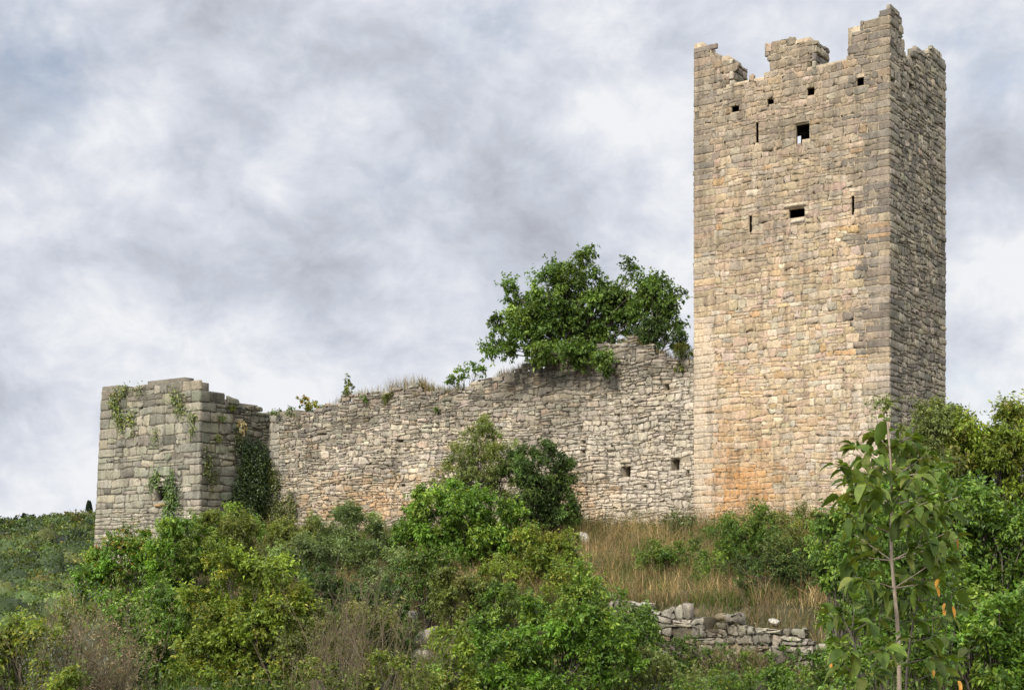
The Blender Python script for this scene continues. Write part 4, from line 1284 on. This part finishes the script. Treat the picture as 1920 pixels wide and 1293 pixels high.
# --- bare twiggy bushes
def twigs(name, label, basepts, Y, n, h, seed, spread=.5, mat=None, r=.009, leafpal=None, group=None, nfork=3, leafn=0, leaf=(.06, .02), cat='bush'):
    rng = np.random.default_rng(seed)
    br, lf = Acc(), Acc()
    bx = [(p - CX) / F_PX * Y for p in basepts]
    t = thing(name, label, cat, (np.mean(bx), Y, float(ground(np.mean(bx), Y))), group)
    LP, LA = [], []
    for _ in range(n):
        x = rng.uniform(min(bx), max(bx))
        y = Y + rng.normal(0, .5)
        p = np.array([x, y, float(ground(x, y)) - .05])
        d = unit(np.array([rng.normal(0, spread), rng.normal(0, spread * .6), 1.0]))
        L = h * rng.uniform(.5, 1.1)
        q = p + d * L
        pts = bent(p, q, rng, .08, 7, sag=0)
        tube(br, pts, np.linspace(r, r * .3, 7), 4)
        for _f in range(nfork):
            i0 = rng.integers(2, 6)
            d2 = unit(d + rng.normal(0, .45, 3))
            L2 = L * rng.uniform(.2, .5)
            pt2 = bent(pts[i0], pts[i0] + d2 * L2, rng, .1, 5)
            tube(br, pt2, np.linspace(r * .55, r * .2, 5), 3)
            for _g in range(2):
                j0 = rng.integers(1, 4)
                d3 = unit(d2 + rng.normal(0, .5, 3))
                pt3 = bent(pt2[j0], pt2[j0] + d3 * L2 * rng.uniform(.3, .6), rng, .1, 4)
                tube(br, pt3, np.linspace(r * .35, r * .15, 4), 3)
                if leafn:
                    k = rng.integers(0, 4, leafn)
                    LP.append(pt3[k] + rng.normal(0, .03, (leafn, 3)))
                    LA.append(unit(d3 + rng.normal(0, .6, (leafn, 3))))
    br.build('stem', mat or M_TWIG, t)
    if leafn:
        P, A = np.concatenate(LP), np.concatenate(LA)
        pal_ = np.array(GREEN[leafpal])
        col = pal_[rng.integers(0, len(pal_), len(P))] * np.exp(rng.normal(0, .2, (len(P), 1)))
        leaves(lf, P, A, unit(rng.normal(size=P.shape) + np.array([0, 0, 1])), leaf[0], leaf[1], col)
        lf.build('foliage', M_LEAF, t)
    return t


twigs('bare_bush', 'leafless brown twiggy bush at the bottom left of centre', (540, 790), 24, 60, 2.0, 401, .36, leafn=6, leafpal='olive')
twigs('bare_bush', 'thin pale bare stems before the grey green shrub', (590, 720), 28, 46, 2.4, 402, .2, M_TWIG, leafn=3, leafpal='olive')
twigs('silver_herb', 'silvery feathery herb bush at lower left', (75, 165), 20, 60, 1.85, 403, .16, M_TWIG, r=.006, leafpal='silver', leafn=10, leaf=(.05, .014), cat='herb')
twigs('dry_herb', 'dry straw brown herb clump beside the silvery herb', (140, 235), 21, 120, 1.85, 404, .18, M_TWIG, r=.006, leafpal='straw', leafn=5, leaf=(.05, .014), cat='herb')
twigs('bare_bush', 'dark leafless branches low in front of the round green shrub', (250, 400), 24, 36, .7, 405, .5, M_BARK, cat='bush')
twigs('dry_herb', 'dry brown brambles hanging on the low ruined wall', (1290, 1420), 31.5, 60, .8, 406, .5, M_TWIG, r=.008, leafpal='straw', leafn=2)


# --- the broad-leaved saplings close by
def big_leaves(acc, P, axis, L, Wd, col, rng, curl=.35):
    """broad drooping leaves with a midrib fold, four segments long"""
    n = len(P)
    axis = unit(axis)
    nrm = unit(np.array([0, 0, 1.0]) + rng.normal(0, .35, (n, 3)))
    side = unit(np.cross(axis, nrm))
    up = np.cross(side, axis)
    prof = [(0, .08), (.14, .7), (.4, 1.0), (.68, .82), (.88, .4), (1.0, .03)]
    rows = []
    for (f, wd) in prof:
        c = P + axis * (L * f)[:, None] - np.array([0, 0, 1.0]) * (curl * L * f * f)[:, None] + up * (.06 * L * math.sin(f * 3.1))[:, None]
        hw = (Wd * .5 * wd)[:, None]
        rows += [c - side * hw + up * hw * .45, c, c + side * hw + up * hw * .45]
    V = np.stack(rows, 1).reshape(-1, 3)
    m = len(rows)
    i = np.arange(n)[:, None] * m
    q = []
    for k in range(len(prof) - 1):
        for j in range(2):
            a_ = 3 * k + j
            q.append([a_, a_ + 1, a_ + 4, a_ + 3])
    Q = (i[:, None] + np.array(q)[None]).reshape(-1, 4)
    acc.add(V, Q, C=np.repeat(col, m, axis=0))


def sapling(name, label, Y, stem_px, seed, side_br, leafL=(.045, .092), nper=9, mat=None, r0=.018, group=None, pal='big', topleaf=True):
    rng = np.random.default_rng(seed)
    pts = [at(x, y, Y) for (x, y) in stem_px]
    gx = pts[-1][0]
    base = np.array([gx, Y, float(ground(gx, Y)) - .1])
    t = thing(name, label, 'sapling', base + K * .1, group)
    br, lf = Acc(), Acc()
    P = np.array([base] + pts[::-1])
    tt = np.concatenate([[0], np.cumsum(np.linalg.norm(np.diff(P, axis=0), axis=1))])
    q = np.linspace(0, tt[-1], 24)
    SP = np.stack([np.interp(q, tt, P[:, k]) for k in range(3)], -1)
    SP[1:-1] = (SP[:-2] + SP[1:-1] * 2 + SP[2:]) / 4
    tube(br, SP, np.linspace(r0, r0 * .25, 24), 8)
    pal_ = np.array(GREEN[pal])
    LP, LA = [], []
    for (fy, ex, ey, dy) in side_br:
        b0 = np.argmin(np.abs(SP[:, 2] - (HY - fy) / F_PX * Y))
        p = SP[b0]
        e = at(ex, ey, Y + dy)
        b = bent(p, e, rng, .06, 7)
        tube(br, b, np.linspace(r0 * .2, r0 * .08, 7), 5)
        for _ in range(nper):
            f = rng.uniform(.25, 1.0)
            k = f * 6
            i0 = min(5, int(k))
            pp = b[i0] + (b[i0 + 1] - b[i0]) * (k - i0)
            ax = unit(unit(e - p) * .5 + rng.normal(0, .6, 3) + np.array([0, 0, -.15]))
            LP.append(pp + ax * .02)
            LA.append(ax)
    if topleaf:
        for _ in range(14):
            k = rng.integers(19, 24)
            ax = unit(rng.normal(0, .7, 3) + np.array([0, 0, .35]))
            LP.append(SP[k]); LA.append(ax)
    LP, LA = np.array(LP), np.array(LA)
    n = len(LP)
    col = pal_[rng.integers(0, len(pal_), n)] * np.exp(rng.normal(0, .2, (n, 1)))
    L = rng.uniform(*leafL, n)
    big_leaves(lf, LP, LA, L, L * rng.uniform(.5, .68, n), col, rng)
    br.build('trunk', mat or M_PALEBARK, t, smooth=True)
    lf.build('foliage', M_BIG, t, smooth=True)
    return t, SP


rS = np.random.default_rng(8)
sb = [(890, 1600, 835, .2), (890, 1570, 870, -.3), (930, 1590, 900, .2), (880, 1740, 850, .1), (900, 1760, 880, -.2), (960, 1580, 930, .3), (950, 1760, 920, .2), (990, 1590, 960, -.2), (1000, 1780, 960, .3),
      (1030, 1600, 1000, .2), (1030, 1770, 1000, -.2), (1070, 1590, 1040, .2), (1080, 1770, 1040, .2), (1100, 1600, 1080, -.3), (850, 1640, 810, .2), (840, 1710, 820, .2), (870, 1620, 850, -.2), (1000, 1740, 940, -.4),
      (1110, 1760, 1090, .1), (920, 1720, 880, -.35), (960, 1620, 900, -.4), (1060, 1800, 1010, .2), (980, 1800, 930, .4)]
sap, SP = sapling('broad_leaved_sapling', 'tall slim sapling with a pale stem and broad drooping leaves', 6.5,
                  [(1664, 790), (1668, 840), (1674, 890), (1672, 940), (1670, 1000), (1671, 1060), (1680, 1130), (1686, 1200)], 501, sb, nper=20)
sapling('broad_leaved_sapling', 'short dark stemmed sapling at the bottom edge left of the tall one', 6.0, [(1575, 1150), (1600, 1190), (1612, 1230), (1612, 1293)], 502,
        [(1190, 1555, 1150, .1), (1200, 1640, 1160, .1), (1220, 1570, 1200, -.1), (1240, 1660, 1210, .1), (1260, 1580, 1240, .1), (1270, 1640, 1260, -.1), (1180, 1600, 1130, 0), (1250, 1690, 1190, .2), (1280, 1700, 1250, .2)], nper=7, mat=M_BARK,
        leafL=(.05, .09), r0=.012)
sapling('broad_leaved_sapling', 'dark stemmed sapling right of the tall pale one among orange leaves', 6.8, [(1738, 1050), (1730, 1100), (1712, 1160), (1702, 1220), (1698, 1293)], 503,
        [(1100, 1690, 1080, .1), (1100, 1780, 1070, .1), (1140, 1680, 1120, -.1), (1140, 1800, 1100, .2), (1180, 1660, 1160, .1), (1180, 1790, 1150, -.2), (1220, 1760, 1190, .1), (1250, 1780, 1230, .1), (1240, 1650, 1220, .1), (1270, 1830, 1210, .3)],
        nper=7, mat=M_BARK, leafL=(.05, .095), r0=.013)
# withered orange leaves hanging in the saplings
a = Acc()
OL = np.array([at(x, y, 6.3) for (x, y) in [(1772, 1130), (1771, 1140), (1760, 1085), (1757, 1100), (1793, 1010), (1786, 1135), (1555, 1225), (1558, 1235), (1801, 1280), (1797, 1275), (1750, 1255)]])
ow = thing('withered_leaf_cluster', 'scattered withered orange leaves hanging among the saplings', 'leaves', OL[0])
big_leaves(a, OL, np.array([0, 0, -1.0]) + rS.normal(0, .25, OL.shape), rS.uniform(.024, .045, len(OL)), rS.uniform(.012, .022, len(OL)), np.array([(.42, .21, .045)]) * np.exp(rS.normal(0, .2, (len(OL), 1))), rS)
a.build('foliage', M_BIG, ow, smooth=True)


# --- rocks
def rock(name, label, px, py, Y, size, seed, col=(.50, .47, .40), group='pale rocks in the grass'):
    rng = np.random.default_rng(seed)
    n = 20
    th, ph = np.meshgrid(np.linspace(0, np.pi, n), np.linspace(0, 2 * np.pi, 2 * n, endpoint=False))
    d = np.stack([np.sin(th) * np.cos(ph), np.sin(th) * np.sin(ph), np.cos(th)], -1)
    w1, w2 = Waves(seed, 1.1, 3), Waves(seed + 1, .45, 3)
    r = (np.abs(d) ** 6).sum(-1) ** (-1 / 6) * .82
    r = r * (1 + .10 * w1(d[..., 0], d[..., 1], d[..., 2]) + .05 * w2(d[..., 0], d[..., 1], d[..., 2]))
    pl = unit(rng.normal(size=(16, 3)))
    for p in pl:          # a few broken facets
        k = d @ p * r
        r = np.where(k > .74, r * .74 / np.maximum(k, .3), r)
    x, y = (px - CX) / F_PX * Y, Y
    c = at(px, py, Y)
    c[2] = float(ground(c[0], c[1])) + size[2] * .45
    az = rng.uniform(0, 3.1)
    tl = rng.normal(0, .2, 2)
    B = d * r[..., None] * np.array(size)
    B = np.stack([B[..., 0] * np.cos(az) - B[..., 1] * np.sin(az), B[..., 0] * np.sin(az) + B[..., 1] * np.cos(az), B[..., 2] + tl[0] * B[..., 0] + tl[1] * B[..., 1]], -1)
    P = c + B
    i = np.arange(2 * n * n).reshape(2 * n, n)
    j = np.roll(i, -1, axis=0)
    Q = np.stack([i[:, :-1], i[:, 1:], j[:, 1:], j[:, :-1]], -1).reshape(-1, 4)
    o = mesh(name, P.reshape(-1, 3) - c, Q, M_ROCK, None, np.array(col) * np.ones((len(P.reshape(-1, 3)), 1)), False)
    o.location = tuple(c)
    tag(o, label, 'rock', group)


def gdist(px, py):
    """where the sight line through a pixel meets the slope"""
    ts = np.linspace(14, 60, 1200)
    P = np.array([(px - CX) / F_PX, 1, (HY - py) / F_PX]) * ts[:, None]
    k = np.where(P[:, 2] < ground(P[:, 0], P[:, 1]))[0]
    return float(ts[k[0]]) if len(k) else 40.0


for (px, py, s, lab, sd) in [(1092, 1018, (.42, .32, .26), 'pale block of rock left in the dry grass under the wall', 1), (1368, 1062, (.3, .25, .2), 'pale rock behind the sparse dark stemmed shrub', 2),
                             (1400, 1075, (.36, .3, .22), 'broad pale rock at the foot of the sparse dark stemmed shrub', 3), (1440, 1072, (.3, .26, .2), 'pale rock half hidden right of the broad pale rock', 4),
                             (1308, 1010, (.34, .28, .16), 'low white stone at the foot of the tower corner', 5), (748, 1116, (.28, .25, .2), 'lichened white rock left of the olive green shrub', 6),
                             (776, 1152, (.2, .18, .15), 'small pale rock below the lichened white rock', 7), (1215, 1133, (.24, .2, .06), 'flat slab on the left end of low ruined wall', 8),
                             (1452, 1155, (.15, .14, .09), 'loose stone lying on top of the low ruined wall', 9), (800, 1190, (.5, .4, .28), 'weathered grey outcrop under the olive green shrub', 10),
                             (795, 1230, (.45, .4, .24), 'lower grey outcrop beside the bare twigs', 11)]:
    rock('rock', lab, px, py, gdist(px, py) - .1, s, 700 + sd * 3, col=(.34, .31, .25) if sd > 9 else (.48, .45, .38))


# --- grass and ground cover (nobody could count these)
def blades(acc, P, h, wd, col, rng, lean=.35):
    n = len(P)
    az = rng.uniform(0, 2 * np.pi, n)
    d = np.stack([np.cos(az), np.sin(az), np.zeros(n)], -1)
    s = np.stack([-np.sin(az), np.cos(az), np.zeros(n)], -1)
    az2 = rng.uniform(0, 2 * np.pi, n)
    s = np.stack([np.cos(az2), np.sin(az2), np.zeros(n)], -1)
    ln = (h * np.abs(rng.normal(0, lean, n)))[:, None]
    hh = h[:, None] * K
    w_ = wd[:, None] * .5
    p0, p1, p2 = P, P + hh * .55 + d * ln * .3, P + hh + d * ln
    V = np.stack([p0 - s * w_, p0 + s * w_, p1 + s * w_ * .7, p1 - s * w_ * .7, p2], 1).reshape(-1, 3)
    i = np.arange(n) * 5
    acc.add(V, np.stack([i, i + 1, i + 2, i + 3], -1), np.stack([i + 3, i + 2, i + 4], -1), np.repeat(col, 5, axis=0))


rg = np.random.default_rng(900)
_d1, _d2 = Waves(91, 2.4), Waves(92, .8)


def scatter(n, wr, ur):
    wv, uv = rg.uniform(*wr, n), rg.uniform(*ur, n)
    P = C0 + wv[:, None] * E2 + uv[:, None] * E1
    P[:, 2] = ground(P[:, 0], P[:, 1]) - .02
    return P


def palcol(n, pal, j=.2):
    p = np.array(GREEN[pal])
    return p[rg.integers(0, len(p), n)] * np.exp(rg.normal(0, j, (n, 1)))


a = Acc()
P = scatter(120000, (-12.2, 0.4), (-27, 5))
k = _d1(P[:, 0], P[:, 1]) + .5 * _d2(P[:, 0], P[:, 1]) + rg.normal(0, .35, len(P))
ug = (P - C0) @ E1
k = k - 1.6 * (1 - sstep(ug + 1.2 * _d1(P[:, 0], P[:, 1]), -17, -12)) + .35
P1 = P[k > -.25]
tone = np.exp(.28 * _d2(P1[:, 0] * 1.7, P1[:, 1] * 1.7) + .2 * _d1(P1[:, 1], P1[:, 0]))[:, None]
hgt = np.clip(.42 + .22 * _d2(P1[:, 0], P1[:, 1]) + .12 * _d1(P1[:, 0] * 4, P1[:, 1] * 4), .12, 1.0)
blades(a, P1, hgt * rg.uniform(.5, 1.2, len(P1)), rg.uniform(.006, .013, len(P1)), palcol(len(P1), 'straw') * tone * np.array([.95, .9, .8]), rg, .8)
P1 = scatter(22000, (-12.4, -10.4), (-14, 7))
hg = np.clip(.32 + .2 * _d2(P1[:, 0], P1[:, 1]), .1, .7)
blades(a, P1, hg * rg.uniform(.5, 1.2, len(P1)), rg.uniform(.007, .014, len(P1)), np.where((rg.random(len(P1)) < .6)[:, None], palcol(len(P1), 'straw') * .8, palcol(len(P1), 'olive')), rg, .9)
o = a.build('dry_grass', M_STRAW)
tag(o, 'dry straw coloured grass covering the terrace below the tower', 'grass', kind='stuff')
a = Acc()
P2 = P[k < .55]
blades(a, P2, rg.uniform(.15, .5, len(P2)), rg.uniform(.008, .018, len(P2)), np.where((_d1(P2[:, 0] + 5, P2[:, 1]) > 0)[:, None], palcol(len(P2), 'olive'), palcol(len(P2), 'mid')), rg, .6)
P3 = scatter(50000, (-24, -12.0), (-40, 14))
P3 = P3[rg.random(len(P3)) < .9]
blades(a, P3, rg.uniform(.2, .5, len(P3)), rg.uniform(.008, .016, len(P3)), palcol(len(P3), 'mid'), rg)
o = a.build('green_grass', M_LEAF)
tag(o, 'green and olive grass between the shrubs on the slope', 'grass', kind='stuff')
# low leafy undergrowth
a = Acc()
P4 = np.concatenate([scatter(90000, (-27, -12.5), (-32, 14)), scatter(40000, (-12.5, -.5), (-32, -10))])
kk = _d2(P4[:, 0], P4[:, 1]) + _d1(P4[:, 1], P4[:, 0])
P4 = P4[kk > -.4]
n4 = len(P4)
P4[:, 2] += rg.uniform(0, 1, n4) ** 1.3 * (.45 + .3 * _d2(P4[:, 0], P4[:, 1] + 40))
cl = palcol(n4, 'mid') * np.where((_d1(P4[:, 0] + 9, P4[:, 1]) > .2)[:, None], np.array([1.5, 1.15, 1]), 1)
leaves(a, P4, unit(rg.normal(size=(n4, 3)) + np.array([0, 0, .2])), unit(rg.normal(size=(n4, 3)) * .5 + K), rg.uniform(.06, .13, n4), rg.uniform(.03, .06, n4), cl)
o = a.build('undergrowth', M_LEAF)
tag(o, 'low leafy undergrowth covering the slope between the shrubs', 'undergrowth', kind='stuff')
# grass on the wall head
a = Acc()
for (x0, x1, n, hm) in [(680, 720, 90, .35), (720, 800, 500, .55), (775, 860, 900, .38), (640, 680, 120, .3), (925, 1000, 500, .3), (590, 640, 160, .3), (1185, 1300, 700, .3), (498, 560, 120, .2), (1160, 1215, 250, .25)]:
    px_ = rg.uniform(x0, x1, n)
    U = np.array([wall_f.px(v, 740)[0] for v in px_])
    Z = w_top(U) - .06
    P = wall_f.pt(U, Z, -rg.uniform(-.02, .5, n))
    blades(a, P, hm * rg.uniform(.35, 1.2, n), rg.uniform(.008, .016, n), np.where((rg.random(n) < .62)[:, None], palcol(n, 'straw'), palcol(n, 'olive')), rg, .3)
o = a.build('wall_head_grass', M_STRAW)
tag(o, 'dry and green grass growing along the head of the curtain wall', 'grass', kind='stuff')
# dark seed-headed weeds along the foot of the walls
a = Acc()
U = rg.uniform(-12.5, 2, 900)
P = C0 + U[:, None] * E1 + np.where(rg.random(900) < .45, rg.uniform(-2.6, -.2, 900), rg.uniform(-11, -2, 900))[:, None] * E2
P[:, 2] = ground(P[:, 0], P[:, 1])
h = rg.uniform(.35, .9, 900)
blades(a, P, h, np.full(900, .012), palcol(900, 'olive') * .7, rg, .15)
for k_ in range(10):
    off = rg.normal(0, .06, (900, 3))
    leaves(a, P + K * (h * rg.uniform(.6, 1.0, 900))[:, None] + off, unit(rg.normal(size=(900, 3))), unit(rg.normal(size=(900, 3)) + K), .05, .025, np.where((rg.random(900) < .5)[:, None], palcol(900, 'dark'), palcol(900, 'olive')))
o = a.build('tall_weeds', M_STRAW)
tag(o, 'tall dark seed headed weeds at the foot of tower and wall', 'weeds', kind='stuff')

# --- the wooded hill far off
rh = np.random.default_rng(404)
a = Acc()
NC = 2500
Yh = 120 + 325 * rh.random(NC) ** .8
Xh = Yh * rh.uniform(-.43, -.235, NC)
hillpal = np.array([(.072, .108, .028), (.10, .135, .032), (.050, .076, .024), (.135, .15, .036), (.155, .135, .03), (.09, .14, .032)])
per = 360
_hl = Waves(405, 1.0, 3, 9)
th_, ph_ = np.meshgrid(np.linspace(0.05, np.pi * .8, 6), np.linspace(0, 2 * np.pi, 9, endpoint=False))
LD = np.stack([np.sin(th_) * np.cos(ph_), np.sin(th_) * np.sin(ph_), np.cos(th_)], -1)
li = np.arange(54).reshape(9, 6)
lj = np.roll(li, -1, axis=0)
LQ = np.stack([li[:, :-1], li[:, 1:], lj[:, 1:], lj[:, :-1]], -1).reshape(-1, 4)
for i0 in range(NC):
    y, x = Yh[i0], Xh[i0]
    z = float(ground(x, y))
    R = 1.5 + 2.8 * rh.random() ** 2
    sc = np.array([R, R, R * rh.uniform(.7, 1.15)])
    cen = np.array([x, y, z + R * .35])
    tone = hillpal[rh.choice(6, p=[.27, .25, .2, .14, .05, .09])] * np.exp(rh.normal(0, .34))
    off = rh.uniform(0, 90, 3)
    lump = 1 + .16 * _hl(LD[..., 0] + off[0], LD[..., 1] + off[1], LD[..., 2] + off[2])
    a.add((cen + LD * sc * .72 * lump[..., None]).reshape(-1, 3), LQ, C=tone * .8)
    d = unit(rh.normal(size=(per, 3)))
    d[:, 2] = np.abs(d[:, 2]) * .95 - .12
    lp = 1 + .16 * _hl(d[:, 0] + off[0], d[:, 1] + off[1], d[:, 2] + off[2])
    P = cen + d * sc * (rh.uniform(.68, 1.08, per) * lp)[:, None]
    c = tone * np.exp(rh.normal(0, .24, (per, 1)))
    ls = y * .0021
    leaves(a, P, unit(rh.normal(size=(per, 3)) + d * .4), unit(d + rh.normal(0, .5, (per, 3)) + np.array([0, 0, .5])), ls * rh.uniform(.7, 1.4, per), ls * rh.uniform(.5, 1.0, per), c)
o = a.build('hill_forest', M_LEAF)
tag(o, 'low wooded scrub covering the far hillside at the left', 'forest', kind='stuff')


def cypress(px, Y, h, r, seed, label):
    rng = np.random.default_rng(seed)
    x = (px - CX) / F_PX * Y
    z = float(ground(x, Y))
    t = thing('cypress_tree', label, 'tree', (x, Y, z), 'lone trees on the far hill crest')
    acc = Acc()
    n = 500
    f = rng.random(n)
    rad = r * np.sin(np.clip(f * .93 + .07, 0, 1) * np.pi) ** .6
    an = rng.uniform(0, 2 * np.pi, n)
    P = np.stack([x + np.cos(an) * rad, Y + np.sin(an) * rad, z + 1.0 + f * h], -1)
    leaves(acc, P, unit(np.stack([np.cos(an) * .3, np.sin(an) * .3, np.ones(n)], -1)), unit(np.stack([np.cos(an), np.sin(an), np.zeros(n)], -1)), .9, .45, np.tile([(.02, .035, .018)], (n, 1)))
    acc.build('crown', M_LEAF, t)
    br = Acc()
    tube(br, np.array([[x, Y, z - .3], [x, Y, z + h * .6]]), np.array([.2, .08]), 6)
    br.build('trunk', M_BARK, t)


cypress(167, 432, 7.2, .9, 1, 'dark slim cypress on the hill crest beside the bastion')
cypress(45, 435, 5.0, .8, 2, 'small dark conifer on the hill crest near the left edge')
# pale rock ledges on the hill
for (px, py, sz, lab, sd) in [(8, 992, (2.6, 1.5, 1.3), 'pale rock ledge on the far hill at the very left', 31), (36, 999, (2.2, 1.5, .8), 'long pale rock ledge on far hill right of the first', 32), (70, 996, (2.4, 1.4, .9), 'rock ledge in the middle of the far hill', 33),
                              (92, 990, (2.0, 1.4, .8), 'rock ledge on far hill right of the middle one', 34), (128, 995, (1.8, 1.2, .7), 'small rock ledge on the far hill nearest the bastion', 35), (122, 1122, (1.2, 1.0, .5), 'small pale rock patch low on the far hill', 36)]:
    ts = np.linspace(110, 480, 800)
    P = np.array([(px - CX) / F_PX, 1, (HY - py) / F_PX]) * ts[:, None]
    kx = np.where(P[:, 2] < ground(P[:, 0], P[:, 1]) + 1.8)[0]
    rock('rock_ledge', lab, px, py, float(ts[kx[0]]) if len(kx) else 350., sz, 800 + sd, (.36, .35, .31), 'rock ledges on the far hill')
